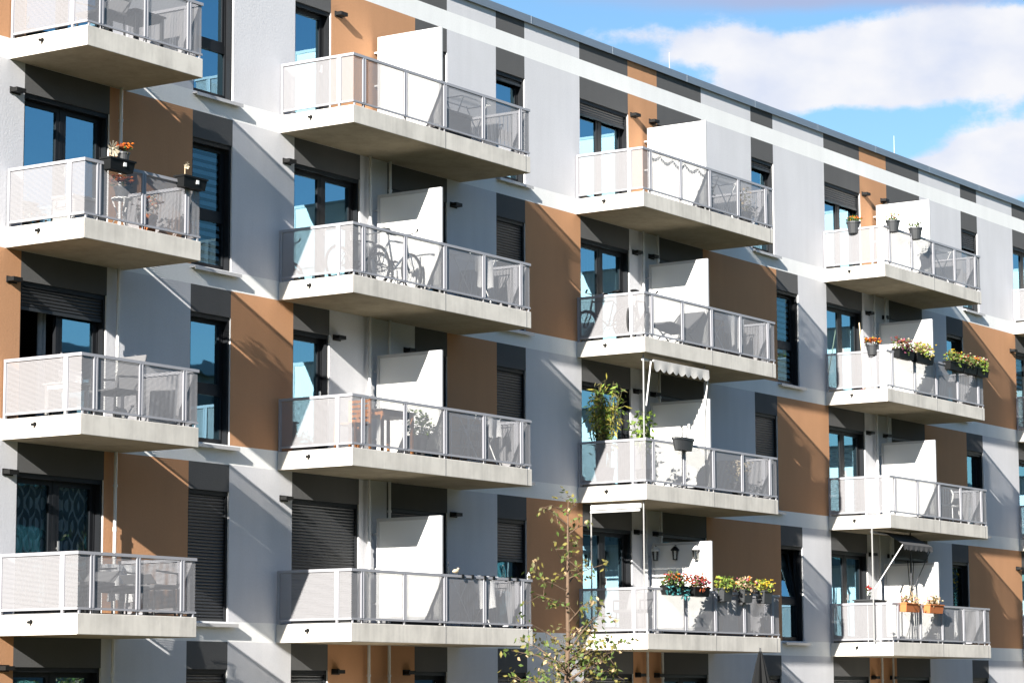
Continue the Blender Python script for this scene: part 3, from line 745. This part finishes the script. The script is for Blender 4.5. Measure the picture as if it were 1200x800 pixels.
# ---- wooden set, plant, third balcony of column 2
table('orange brown wooden table in front of the white screen', 7.98, -1.1, 3, .95, .6, .72, 'dwood', 'wood', 'wooden_table')
o = thing('wooden_chair', 'orange wooden slatted chair pushed against the wooden table', 'chair', (7.2,-1.0,Z(3)+T), None, rad(-90))
for sx in (-1, 1):
    for sy in (-1, 1):
        m = MB(); m.box(sx*.21-.018,sy*.2-.018,0,sx*.21+.018,sy*.2+.018,.43 if sy < 0 else .88); m.build('leg', M['wood'], o)
m = MB()
for i in range(6): m.box(-.22,-.22+i*.075,.43,.22,-.16+i*.075,.455)
m.build('seat', M['wood'], o)
m = MB()
for i in range(5): m.box(-.19,.19,.50+i*.08,.19,.21,.55+i*.08)
m.build('backrest', M['wood'], o)
o = pot('lime green leafy plant in a square grey pot before the white screen', 8.62, -1.3, Z(3)+T, .19, .34, ('leaf_lime','leaf_mid','leaf_mid'), (), 420, 0, .30, mat='mgrey', group='potted plants behind the mesh panels', spread=1.25)
def crates(label, x, y, k, n=3):
    o = thing('wire_shelf', label, 'shelf', (x,y,Z(k)+T)); h = .28
    for i in range(n):
        m = MB(); zz = .12+i*h
        m.box(-.28,-.18,zz,.28,.18,zz+.015)
        for j in range(11): m.tube([(-.28+.056*j,-.18,zz),(-.28+.056*j,-.18,zz+.10)], .006, 4)
        m.build('shelf', M['white'], o)
    for sx in (-1, 1):
        for sy in (-1, 1):
            m = MB(); m.tube([(sx*.28,sy*.18,0),(sx*.28,sy*.18,.12+n*h)], .012, 6); m.build('leg', M['white'], o)
crates('white wire shelf at the right end beside the laundry rack', 11.25, -.55, 3)
# ---- lowest wide balcony: things clipped on the rail
def bottle(label, x, y, z, h, r, mat, group='small things standing on the rail'):
    o = thing('bottle', label, 'bottle', (x,y,z), group)
    m = MB(); m.lathe((0,0,0), [(r*.9,0),(r,.01),(r,h*.6),(r*.4,h*.75),(r*.35,h*.92)], 12); m.build('body', M[mat], o, smooth=True)
    m = MB(); m.lathe((0,0,h*.921), [(r*.45,0),(r*.45,h*.09),(r*.2,h*.12)], 10); m.build('cap', M['dgrey'], o)
bottle('tall clear bottle on the rail right of the white bird', 10.9, -D+.03, Z(4)+RT, .22, .028, 'lantern_glass')
bottle('white bottle at the far right end of the rail', 11.72, -D+.03, Z(4)+RT, .13, .03, 'white')
bottle('slim clear bottle on the rail left of the white bird', 9.22, -D+.03, Z(4)+RT, .2, .025, 'lantern_glass')
o = thing('bird_ornament', 'small cream bird figure sitting on the rail', 'ornament', (9.45,-D+.03,Z(4)+RT))
m = MB(); m.tube([(-.10,0,.05),(-.04,0,.06),(.02,0,.06),(.06,0,.09)], [.008,.035,.04,.02], 10); m.tube([(.05,0,.085),(.075,0,.11)], [.022,.022], 8); m.build('body', M['cream'], o, smooth=True)
m = MB(); m.tube([(.09,0,.11),(.125,0,.105)], [.010,.002], 6); m.build('beak', M['orange'], o)
m = MB(); m.tube([(0,0,0),(0,0,.04)], .008, 6); m.build('foot', M['dgrey'], o)
for x in (9.6, 9.9, 10.28, 10.55, 11.05, 11.3):
    o = thing('rail_clip', 'small dark clip pinched over the top rail', 'clip', (x,-D+.025,Z(4)+RT), 'dark clips on the rail')
    m = MB(); m.box(-.03,-.045,-.06,.03,-.031,.012); m.box(-.03,.031,-.06,.03,.045,.012); m.box(-.03,-.031,.003,.03,.031,.012); m.build('jaw', M['black'], o)

# ---- string of lights and plants, column 3 top
o = thing('string_lights', 'string of tiny white lights looped along the top mesh railing', 'string lights', (15.9,-D+.09,Z(1)+1.12))
m = MB(); pts = []
for i in range(41):
    x = .2+2.5*i/40; pts.append((x, 0, .02-.10*abs(math.sin(i*math.pi/8))))
m.tube(pts, .004, 5); m.build('cord', M['dgrey'], o)
m = MB()
for i in range(1, 40): m.lathe((pts[i][0],0,pts[i][2]-.065), [(.006,0),(.015,.03),(.008,.06)], 6)
m.build('bulbs', M['white'], o)
pot('round bushy green plant behind the mesh, left of the empty laundry rack', 18.85, -1.2, Z(1)+T, .16, .28, ('leaf_dark','leaf_mid','leaf_olive'), (), 160, 0, .24, spread=1.5, group='potted plants behind the mesh panels')
pot('tall pale grassy plant at the right end of the string light balcony', 20.55, -1.2, Z(1)+T, .15, .3, ('straw','leaf_olive'), (), 120, 0, .34, spread=1.1, group='potted plants behind the mesh panels')

# ---- column 3, third floor: bamboo, climber, awning, trough
def tall_plant(name, label, cat, x, y, z, h, n, spread, nl, leaves, size, potr=.2, poth=.36, bare=.25, wide=.22, droop=.5, rnd=R):
    o = thing(name, label, cat, (x,y,z))
    b = MB(); b.lathe((0,0,0), [(potr*.75,0),(potr,poth),(potr*1.05,poth),(potr*1.0,poth-.02)], 18); b.build('pot', M['dgrey'], o)
    b = MB(); f = MB()
    for i in range(n):
        a = rnd.uniform(0,6.28); r0 = potr*.6*rnd.random(); r1 = spread*rnd.uniform(.3,1); hh = h*rnd.uniform(.72,1)
        P0 = Vector((r0*math.cos(a), r0*math.sin(a), poth-.03)); P2 = Vector((r1*math.cos(a), r1*math.sin(a), hh)); P1 = P0.lerp(P2,.5); P1.z += .05; P1 = P1*.85+Vector((0,0,P1.z*.15))
        b.tube([P0, P1, P2], [.010,.008,.003], 5)
        for j in range(nl):
            t_ = bare+(1-bare)*rnd.random()**.8
            p = P0.lerp(P1, t_*2) if t_ < .5 else P1.lerp(P2, t_*2-1)
            p = p+Vector((rnd.gauss(0,.07), rnd.gauss(0,.07), rnd.gauss(0,.05)))
            f.leaf(p, size, rnd, rnd.randrange(len(leaves)), droop, wide)
    b.build('stems', M['leaf_olive'], o); f.build('foliage', [M[q] for q in leaves], o)
    return o
tall_plant('bamboo', 'tall bamboo with narrow yellow green leaves in front of the balcony door', 'plant', 16.12, -.42, Z(3)+T, 2.1, 24, .40, 40, ('leaf_lime','leaf_mid','leaf_yellow','leaf_olive'), .15, rnd=random.Random(3))
tall_plant('climbing_plant', 'bright green climbing plant at the balcony corner under the pale awning', 'plant', 16.25, -1.22, Z(3)+T, 1.45, 7, .26, 34, ('leaf_lime','leaf_mid'), .11, .15, .3, .3, .55, rnd=random.Random(5))
pot('pale flowering shrub behind the mesh under the blue grey wall', 20.2, -1.15, Z(3)+T, .18, .3, ('leaf_olive','straw'), ('cream',), 90, 70, .3, fs=.03, spread=1.3, group='potted plants behind the mesh panels')
o = thing('flower_box', 'large dark grey oval trough hanging alone on the rail under the pale awning', 'flower box', (17.15, YR, Z(3)+RT-.15), 'flower boxes hung on the balcony railings')
for nm, prof, mt in (('trough', [(.29,0),(.36,.20),(.385,.20),(.385,.245),(.35,.245),(.34,.2)], 'dgrey'), ('soil', [(.335,.19),(.335,.2)], 'soil')):
    m = MB(); m.lathe((0,0,0), prof, 28, 0); m.v = [(a, b*.36, c) for a, b, c in m.v]; m.build(nm, M[mt], o)
m = MB()
for sx in (-.12, .12): m.tube([(sx,.10,.10),(sx,.125,.2),(sx,.17,.235)], .008, 6)
m.build('hook', M['dgrey'], o)
def scallop(m, x0, x1, y, z0, drop, n, mi=0, wav=.015):
    """a valance with a scalloped hem"""
    K = n*8; pv = None
    for i in range(K+1):
        x = x0+(x1-x0)*i/K; hh = drop*(.72+.28*abs(math.sin(math.pi*i/8))); yy = y+wav*math.sin(i*.42)
        if pv: m.quad((pv[0],y,z0),(x,y,z0),(x,yy,z0-hh),(pv[0],pv[1],z0-pv[2]), mi)
        pv = (x, yy, hh)
o = thing('awning', 'pale rolled clamp awning with scalloped hem between two white poles', 'awning', (16.0,-1.38,Z(3)+T), 'balcony awnings')
zt = H-T-.005
m = MB(); m.tube([(.03,0,0),(.03,0,zt)], .017, 10); m.build('pole', M['polegrey'], o)
m = MB(); m.tube([(2.42,0,0),(2.42,0,zt)], .017, 10); m.build('pole', M['polegrey'], o)
m = MB(); m.tube([(.03,.02,zt-.10),(2.42,.02,zt-.10)], .028, 12); m.build('roller', M['white'], o)
m = MB(); m.tube([(.2,-.12,zt-.12),(2.36,-.12,zt-.12)], .018, 8); m.build('front_bar', M['white'], o)
m = MB(); m.quad((.2,.0,zt-.075),(2.36,.0,zt-.075),(2.36,-.12,zt-.10),(.2,-.12,zt-.10)); scallop(m, .2, 2.36, -.14, zt-.10, .23, 9, 0, .010); m.build('fabric', M['beige_cloth'], o)
for xx in (.12, 2.38):
    m = MB(); m.tube([(xx,0,zt-1.0),(xx+.03,-.10,zt-.14)], .014, 8); m.build('arm', M['white'], o)

# ---- column 3, fourth floor: side awning, lanterns, boxes
o = thing('awning', 'white rolled side awning on thin grey poles above the flower box balcony', 'awning', (15.9,-.83,Z(4)+T), 'balcony awnings')
for yy in (.62, -.57):
    m = MB(); m.tube([(.05,yy,0),(.05,yy,zt)], .015, 10); m.build('pole', M['polegrey'], o)
m = MB(); m.box(-.05,-.55,zt-.15,.04,.58,zt-.05); m.build('cassette', M['white'], o, bevel=.02)
m = MB(); m.box(-.09,-.56,zt-.21,-.05,.56,zt-.165); m.build('front_bar', M['screen_frame'], o, bevel=.008)
for i, yy in enumerate((-.22, -.68, -1.15)):
    o = thing('lantern', ('white lantern hanging on the screen, nearest the wall', 'black capped lantern hanging between two white ones', 'white lantern hanging on the screen, nearest the railing')[i], 'lantern', (15.7945+2.57,yy,Z(4)+1.84), 'lanterns on the white screen'); o.scale = (.72,.72,.72)
    m = MB(); m.lathe((0,0,.24), [(.035,.12),(.12,.03),(.12,.0),(.02,0)], 6); m.build('cap', M['black' if i == 1 else 'white'], o)
    m = MB()
    for j in range(6):
        a = math.pi*2*j/6; m.tube([(.06*math.cos(a),.06*math.sin(a),0),(.085*math.cos(a),.085*math.sin(a),.24)], .007, 5)
    m.lathe((0,0,-.02), [(.065,0),(.065,.02)], 6); m.build('cage', M['black'], o)
    m = MB(); m.lathe((0,0,.003), [(.05,0),(.075,.23)], 6); m.build('glass', M['lantern_glass'], o)
    m = MB(); m.tube([(.075,0,.38),(.0,0,.40),(0,0,.35)], .008, 6); m.build('hook', M['black'], o)
planter('black flower box of mixed red and green flowers, left one with teal leaves trailing', 16.72, YR, 4, .74, .18, .2, ('leaf_mid','leaf_olive','leaf_dark'), ('rust','orange','red','pink'), 170, 60, .14, bulge=1.15)
f = MB()
o = [x for x in bld.users_scene[0].collection.objects if x.get('label','').startswith('black flower box of mixed')][0]
for i in range(60): f.leaf((R.uniform(-.5,.45),-.13+R.uniform(-.03,.03),R.uniform(-.04,.2)), .09, R, 0, .9, .4)
f.build('trailing_leaves', M['leaf_teal'], o)
planter('black flower box of dense rust red flowers left of the first square planter', 17.68, YR, 4, .6, .18, .2, ('leaf_olive','rust'), ('rust','red','pink'), 120, 60, .13, bulge=1.05)
for i, (x, lv, fl, lab) in enumerate(((18.72, ('leaf_lime','leaf_yellow','leaf_mid'), (), 'dark square planter of lime green leaves'), (19.56, ('leaf_mid','straw'), ('cream','orange','pink'), 'dark square planter of cream and orange flowers'), (20.40, ('leaf_lime','leaf_yellow'), ('yellow',), 'dark square planter of thin yellow green leaves at the railing end'))):
    planter(lab, x, YR+.01, 4, .36, .26, .22, lv, fl, 110 if i < 2 else 60, 22 if i else 0, .14, 'dgrey', dz=.06, bulge=1.6, group='square planters on the railing')
f = thing('garland', 'orange paper garland hanging behind the balcony door glass', 'garland', (16.25,.30,Z(4)+2.2))
m = MB(); m.tube([(-.1,0,.0),(.5,0,-.05),(1.1,0,.0)], .004, 4); m.build('cord', M['dgrey'], f)
m = MB()
for x in (0, .28, .56, .9): m.obox((x,0,-.13), (.10,0,.01), (0,.012,0), (-.01,0,.11))
m.build('pennants', M['orange'], f)
armchair('dark chair behind the side mesh, right of the young tree', 16.5, -.8, 4, rad(-90), 'mgrey', .8)

# ---- column 4
for (x, y, lv, fl, lab) in ((26.49, -.78, ('leaf_mid',), ('yellow','orange'), 'grey rail pot with yellow flowers on the left side railing'), (26.85, YR, ('leaf_mid','leaf_lime'), ('pink','yellow','red'), 'grey rail pot with pink and yellow flowers at the railing corner'), (28.05, YR, ('leaf_mid','leaf_dark'), (), 'grey rail pot with only green leaves, furthest from the corner')):
    pot(lab, x, y, Z(1)+1.06, .16, .27, lv, fl, 90, 14, .1, 'dgrey', 'grey pots hooked over the top balcony rail', fs=.03, spread=1.1)
pot('small dark rail pot of orange and yellow flowers left of the long flower boxes', 26.46, -1.2, Z(2)+1.07, .14, .24, ('leaf_olive',), ('orange','yellow','rust'), 60, 46, .1, 'dgrey', 'flower pots on the railings', fs=.032, spread=1.15)
planter('black flower box of plum and pink flowers near the balcony corner', 27.25, YR, 2, .8, .2, .2, ('leaf_olive','plum','leaf_mid'), ('plum','pink','cream','rust'), 150, 50, .15, bulge=1.1)
planter('black flower box of yellow flowers and dry straw stalks', 28.25, YR, 2, .9, .2, .2, ('leaf_lime','leaf_yellow','straw'), ('yellow','pink','cream'), 180, 36, .16, spiky=60, bulge=1.1)
planter('black flower box of yellow green leaves, first of the three at the right', 30.0, YR, 2, .78, .19, .2, ('leaf_lime','leaf_mid','leaf_olive'), ('yellow','rust'), 170, 26, .15)
planter('black flower box of red and orange flowers, middle of the three at the right', 30.78, YR, 2, .72, .19, .2, ('leaf_olive','leaf_mid'), ('red','orange','cream'), 130, 46, .15)
planter('black flower box of cream and pink flowers at the railing end', 31.5, YR, 2, .66, .19, .2, ('leaf_lime','leaf_mid'), ('cream','pink','yellow'), 130, 40, .14)
o = thing('broom', 'broom with a long pale handle leaning by the balcony door', 'broom', (27.9,-.35,Z(2)+T))
m = MB(); m.tube([(-.12,0,.15),(.1,.22,1.75)], .014, 8); m.build('handle', M['stick'], o)
m = MB(); m.taper_box(-.27,-.04,0,.03,.04,.15,.0); m.build('head', M['red'], o)
o = thing('garden_chair', 'white round backed garden chair at the right end of the bare balcony', 'chair', (30.95,-1.0,Z(3)+T), None, rad(80))
m = MB(); m.lathe((0,0,.41), [(.22,0),(.24,.02),(.22,.035)], 18); m.build('seat', M['white'], o)
m = MB(); m.ring((0,.2,.66), .21, .022, 'y', 22, 8)
for i in range(-2, 3): m.tube([(i*.07,.2,.66-math.sqrt(.044-(i*.07)**2)),(i*.07,.2,.66+math.sqrt(.044-(i*.07)**2))], .010, 6)
m.build('backrest', M['white'], o)
for i in range(4):
    a = math.pi/4+i*math.pi/2; m = MB(); m.tube([(.17*math.cos(a),.17*math.sin(a),.42),(.24*math.cos(a),.24*math.sin(a),0)], .015, 6); m.build('leg', M['white'], o)
crates('white wire shelf beside the white round backed chair', 30.0, -.7, 3, 2)
o = thing('awning', 'dark grey clamp awning half let down on a black framed pole', 'awning', (26.35,-1.15,Z(4)+T), 'balcony awnings')
m = MB(); m.tube([(.0,0,0),(.0,0,zt)], .018, 10, 0); m.build('pole', M['polegrey'], o)
m = MB(); m.tube([(2.2,.1,0),(2.2,.1,zt)], .022, 10, 0); m.build('pole', M['dgrey'], o)
m = MB(); m.tube([(.0,0.02,zt-.08),(2.3,.10,zt-.08)], .030, 12); m.build('roller', M['dgrey'], o)
m = MB(); m.quad((.62,.03,zt-.05),(2.3,.09,zt-.05),(2.42,-.36,zt-.33),(.87,-.36,zt-.33)); scallop(m, .87, 2.42, -.36, zt-.33, .13, 11, 0, .008); m.build('fabric', M['grey_cloth'], o)
m = MB(); m.tube([(.85,-.345,zt-.35),(2.42,-.345,zt-.35)], .012, 8); m.build('front_bar', M['dgrey'], o)
m = MB(); m.tube([(.02,-.03,zt-1.35),(.85,-.345,zt-.34)], .011, 8); m.build('arm', M['white'], o)
m = MB(); m.tube([(2.2,.08,zt-1.35),(2.4,-.34,zt-.34)], .011, 8); m.build('arm', M['dgrey'], o)
for (x, lab) in ((27.25, 'orange planter with pale dry stalks, nearer the balcony corner'), (28.5, 'orange planter with pale dry stalks, further from the balcony corner')):
    planter(lab, x, YR, 4, .74, .2, .22, ('straw','leaf_olive','straw'), ('cream','pink'), 46, 12, .1, 'terracotta', spiky=34, dz=.0, group='orange planters on the rail')
table('grey table with a red flower on it beside the awning pole', 27.0, -.75, 4, .8, .5, .95, 'dgrey', 'dgrey', 'table')
pot('single red flower in a small pot on the grey table', 26.9, -.75, Z(4)+T+.95, .06, .1, ('leaf_dark',), ('red',), 20, 5, .2, 'dgrey', 'flower pots on the railings', fs=.05, spread=.8)
o = thing('plant_stand', 'slim black metal plant stand in front of the white screen', 'plant stand', (28.75,-.95,Z(4)+T))
for sx in (-1, 1):
    m = MB(); m.tube([(sx*.18,0,0),(sx*.03,0,.7),(sx*.04,0,1.0),(sx*.16,0,1.9)], .011, 6); m.build('leg', M['black'], o)
m = MB(); m.ring((0,0,1.05), .09, .01, 'y', 16, 6); m.tube([(-.1,0,.5),(.1,0,.5)], .009, 6); m.build('brace', M['black'], o)
# ---- column 5, seen at the picture's edge
pot('sunflower in a dark pot on the side railing at the far right', 37.45, -.55, Z(4)+1.08, .12, .2, ('leaf_mid','leaf_dark'), ('yellow',), 70, 9, .26, 'dgrey', fs=.07, spread=1.2)
tall_plant('climbing_plant', 'dark brown dried climbing plant on the side railing at the far right', 'plant', 37.65, -.7, Z(2)+T, 1.25, 9, .3, 26, ('leaf_olive','rust','plum'), .09, .16, .3, .2, .5, rnd=random.Random(8))

# ---- ground floor parasol, closed
o = thing('parasol', 'closed dark parasol on the ground floor terrace', 'parasol', (19.35,-2.05,Z(5)+T-.02))
m = MB(); m.tube([(0,0,0),(0,0,2.62)], .02, 8); m.build('pole', M['dgrey'], o)
m = MB(); m.lathe((0,0,0), [(.25,0),(.25,.05),(.05,.09)], 16); m.build('foot', M['dgrey'], o)
m = MB(); n = 16; prof = ((.03,2.55),(.10,2.3),(.19,1.9),(.27,1.6),(.36,1.35)); rows = []
for (r_, zz) in prof: rows.append([(r_*(1 if j % 2 else .55)*math.cos(2*math.pi*j/n), r_*(1 if j % 2 else .55)*math.sin(2*math.pi*j/n), zz+(.08 if j % 2 == 0 and zz < 1.4 else 0)) for j in range(n)])
for a, b_ in zip(rows, rows[1:]):
    for j in range(n): m.quad(a[j], b_[j], b_[(j+1) % n], a[(j+1) % n])
m.build('canopy', M['black'], o)

# ------------------------------------------------------------------ the young tree in front
def tree(label, x, y, h, seed):
    rn = random.Random(seed)
    o = thing('young_tree', label, 'tree', (x,y,0))
    t = MB(); f = MB()
    trunk = [Vector((0,0,0)), Vector((.02,.01,1.0)), Vector((-.03,0,1.9)), Vector((.05,.02,2.7)), Vector((.01,0,3.3)), Vector((.06,.02,3.9)), Vector((.03,0,4.4)), Vector((.05,0,h))]
    t.tube(trunk, [.052,.046,.041,.036,.029,.021,.014,.005], 8)
    def at(z):
        for a, b in zip(trunk, trunk[1:]):
            if a.z <= z <= b.z: return a.lerp(b, (z-a.z)/(b.z-a.z))
        return trunk[-1]
    def leaves(p, n, sp, mats):
        for i in range(n): f.leaf(p+Vector((rn.gauss(0,sp),rn.gauss(0,sp),rn.gauss(0,sp*.8))), .092, rn, rn.choice(mats), .5, .55)
    def limb(z, az, L, rise, dens, mats, r0=.016):
        p0 = at(z); d = Vector((math.cos(az), math.sin(az), 0))
        p1 = p0+d*L*.45+Vector((0,0,L*rise*.55)); p2 = p0+d*L*.8+Vector((rn.uniform(-.06,.06),rn.uniform(-.06,.06),L*rise*.9)); p3 = p0+d*L+Vector((0,0,L*rise))
        P = [p0,p1,p2,p3]; t.tube(P, [r0,r0*.7,r0*.45,r0*.2], 6)
        for i in range(int(dens*L*1.0)):
            u = .25+.75*rn.random(); k = min(2, int(u*3)); q = P[k].lerp(P[k+1], u*3-k)
            tw = q+Vector((rn.gauss(0,.16),rn.gauss(0,.16),rn.gauss(.03,.12)))
            t.tube([q, tw], [.005,.002], 4)
            leaves(tw, rn.randint(3,6), .055, mats); leaves(q.lerp(tw,.5), 1, .04, mats)
    lime = [0,0,1,1,2]; mix = [0,0,1,1,2,3,3,4]
    for i in range(19):                                     # dense middle of the crown
        limb(rn.uniform(1.7,3.1), rn.uniform(0,6.28), rn.uniform(.3,.7), rn.uniform(.3,.9), 12, mix)
    for (z, az, L, rise) in ((1.7,-.5,1.15,.85),(1.6,-.2,1.0,.6),(1.8,2.6,.8,.25),(2.1,2.4,.65,.5),(2.0,-1.2,.6,.5),(1.6,2.9,.7,.4)):
        limb(z, az, L, rise, 10, lime, .02)
    for (z, az, L, rise) in ((3.4,2.9,.75,.3),(3.5,.2,.6,.5),(3.7,3.4,.8,.45),(4.0,.5,.5,.8),(4.3,-.2,.5,.45),(4.45,2.8,.55,.5),(3.2,3.1,.8,.15),(3.6,-.9,.6,.4),(4.65,.3,.5,.3),(4.6,3.0,.4,.4)):
        limb(z, az, L, rise, 7, mix, .010)
    t.build('trunk', M['bark'], o); f.build('crown', [M[q] for q in ('tree_green','tree_yellow','leaf_mid','leaf_olive','straw')], o)
tree('slim young tree with sparse yellow green leaves in front of the facade', 7.54, -5.0, 4.85, 4)

# ------------------------------------------------------------------ sky and light
EL, SD = 23.55, Vector((-1, -.228, .447)).normalized()
w = bpy.data.worlds.new('World'); sc.world = w; w.use_nodes = True
N = w.node_tree.nodes; L = w.node_tree.links; bg = N['Background']
sky = N.new('ShaderNodeTexSky'); sky.sky_type = 'NISHITA'; sky.sun_disc = False
sky.sun_elevation = math.asin(SD.z); sky.sun_rotation = math.atan2(SD.x, SD.y) % (2*math.pi)
sky.air_density = 1.0; sky.dust_density = .25; sky.ozone_density = 2.0
tc = N.new('ShaderNodeTexCoord'); sp = N.new('ShaderNodeSeparateXYZ'); L.new(tc.outputs['Generated'], sp.inputs[0])
def Mth(op, a, b=None, c=None, clamp=False):
    n = N.new('ShaderNodeMath'); n.operation = op; n.use_clamp = clamp
    for i, x in enumerate((a, b, c)):
        if x is None: continue
        if isinstance(x, (int, float)): n.inputs[i].default_value = x
        else: L.new(x, n.inputs[i])
    return n.outputs[0]
az = Mth('ARCTAN2', sp.outputs[0], sp.outputs[1]); el = Mth('ARCSINE', sp.outputs[2])
cv = N.new('ShaderNodeCombineXYZ'); L.new(az, cv.inputs[0]); L.new(Mth('MULTIPLY', el, 1.5), cv.inputs[1])
def fbm(scale, detail, rough, off=(0,0,0)):
    mp = N.new('ShaderNodeMapping'); mp.inputs['Location'].default_value = off; L.new(cv.outputs[0], mp.inputs[0])
    n = N.new('ShaderNodeTexNoise'); n.inputs['Scale'].default_value = scale; n.inputs['Detail'].default_value = detail; n.inputs['Roughness'].default_value = rough
    L.new(mp.outputs[0], n.inputs['Vector']); return n.outputs['Fac']
# cumulus banks: (azimuth, elevation, half width, half height, weight) in degrees
BANKS = ((63.3,13.3,1.9,.8,1.0),(65.4,13.5,1.7,.85,1.05),(67.3,13.6,1.7,.95,1.1),(61.9,12.8,1.0,.6,.6),(64.2,12.7,2.0,.38,.6),
         (66.6,11.1,1.3,.55,1.25),(68.2,11.3,1.8,.75,1.35),(65.4,10.95,.6,.3,.75),(58.9,14.05,1.1,.28,.50),(60.3,13.7,1.0,.5,.55),(61.2,13.9,.8,.5,.5),(62.0,13.2,1.0,.6,.5),
         
         (20,24,12,4,.8),(45,30,12,4,.7),(-20,18,14,4,.6))
HIGH = ((62.0,14.75,3.0,.34,.95),(66.6,14.8,2.6,.40,1.05),(57.8,15.0,1.6,.3,.5))          # a grey sheet above the cumulus
def banks(BK):
  dens = None
  for (a, e, ra, re, wt) in BK:
    u = Mth('MULTIPLY', Mth('SUBTRACT', az, rad(a)), 1/rad(ra)); v = Mth('MULTIPLY', Mth('SUBTRACT', el, rad(e)), 1/rad(re))
    g_ = Mth('MULTIPLY', Mth('EXPONENT', Mth('MULTIPLY', Mth('ADD', Mth('MULTIPLY', u, u), Mth('MULTIPLY', v, v)), -1)), wt)
    dens = g_ if dens is None else Mth('ADD', dens, g_)
  return dens
dens = banks(BANKS)
nz = fbm(30, 11, .64)
d2 = Mth('ADD', dens, Mth('MULTIPLY', Mth('SUBTRACT', nz, .5), 1.55))
mr = N.new('ShaderNodeMapRange'); mr.interpolation_type = 'SMOOTHSTEP'; mr.inputs[1].default_value = .30; mr.inputs[2].default_value = .72; L.new(d2, mr.inputs[0])
# the banks are brightest at their tops and greyer where they are thick and low
nz2 = fbm(26, 5, .5, (.012, -.02, 0)); nz3 = fbm(26, 5, .5)
lit = Mth('ADD', Mth('MULTIPLY', Mth('SUBTRACT', nz3, nz2), 2.4), .66, None, True)
cr = N.new('ShaderNodeMix'); cr.data_type = 'RGBA'; cr.inputs[6].default_value = (4.75,5.15,6.2,1); cr.inputs[7].default_value = (6.15,6.2,6.5,1); L.new(lit, cr.inputs[0])
mx = N.new('ShaderNodeMix'); mx.data_type = 'RGBA'; L.new(mr.outputs[0], mx.inputs[0]); hs = N.new('ShaderNodeHueSaturation'); hs.inputs['Saturation'].default_value = 1.2; hs.inputs['Value'].default_value = 1.05; L.new(sky.outputs[0], hs.inputs['Color']); L.new(hs.outputs[0], mx.inputs[6]); L.new(cr.outputs[2], mx.inputs[7])
d3 = Mth('ADD', banks(HIGH), Mth('MULTIPLY', Mth('SUBTRACT', fbm(18, 7, .55, (3,1,0)), .5), .9))
mr2 = N.new('ShaderNodeMapRange'); mr2.interpolation_type = 'SMOOTHSTEP'; mr2.inputs[1].default_value = .15; mr2.inputs[2].default_value = 1.0; mr2.inputs[4].default_value = .92; L.new(d3, mr2.inputs[0])
mx2 = N.new('ShaderNodeMix'); mx2.data_type = 'RGBA'; mx2.inputs[7].default_value = (2.9,3.4,5.0,1); L.new(mr2.outputs[0], mx2.inputs[0]); L.new(mx.outputs[2], mx2.inputs[6])
L.new(mx2.outputs[2], bg.inputs[0]); bg.inputs[1].default_value = .05
sun = bpy.data.lights.new('sun', 'SUN'); sun.energy = 5.0; sun.angle = rad(.53); sun.color = (1.0,.955,.88)
so = bpy.data.objects.new('sun', sun); col.objects.link(so); so.rotation_euler = SD.to_track_quat('Z', 'Y').to_euler(); so.location = (-60,-20,40)

# ------------------------------------------------------------------ camera
cam = bpy.data.cameras.new('camera'); co = bpy.data.objects.new('camera', cam); col.objects.link(co); sc.camera = co
F, YAW, PITCH, ROLL = 3.15697, .983727, .132156, -.003955
fw = Vector((math.sin(YAW)*math.cos(PITCH), math.cos(YAW)*math.cos(PITCH), math.sin(PITCH)))
r0 = Vector((math.cos(YAW), -math.sin(YAW), 0)); u0 = r0.cross(fw)
r1 = math.cos(ROLL)*r0+math.sin(ROLL)*u0; u1 = -math.sin(ROLL)*r0+math.cos(ROLL)*u0
co.matrix_world = Matrix(((r1.x,u1.x,-fw.x,-28.552),(r1.y,u1.y,-fw.y,-27.983),(r1.z,u1.z,-fw.z,11.2-9.4957),(0,0,0,1)))
cam.sensor_width = 36; cam.lens = F*1000/1200*36; cam.clip_end = 2000

vs = sc.view_settings; vs.view_transform = 'Standard'; vs.look = 'None'; vs.exposure = 1.6; vs.gamma = 1; vs.use_curve_mapping = False
sc.render.engine = 'CYCLES'; c = sc.cycles
c.use_denoising = True; c.max_bounces = 8; c.diffuse_bounces = 2; c.transparent_max_bounces = 24; c.glossy_bounces = 4
c.caustics_reflective = False; c.caustics_refractive = False; c.sample_clamp_indirect = 6
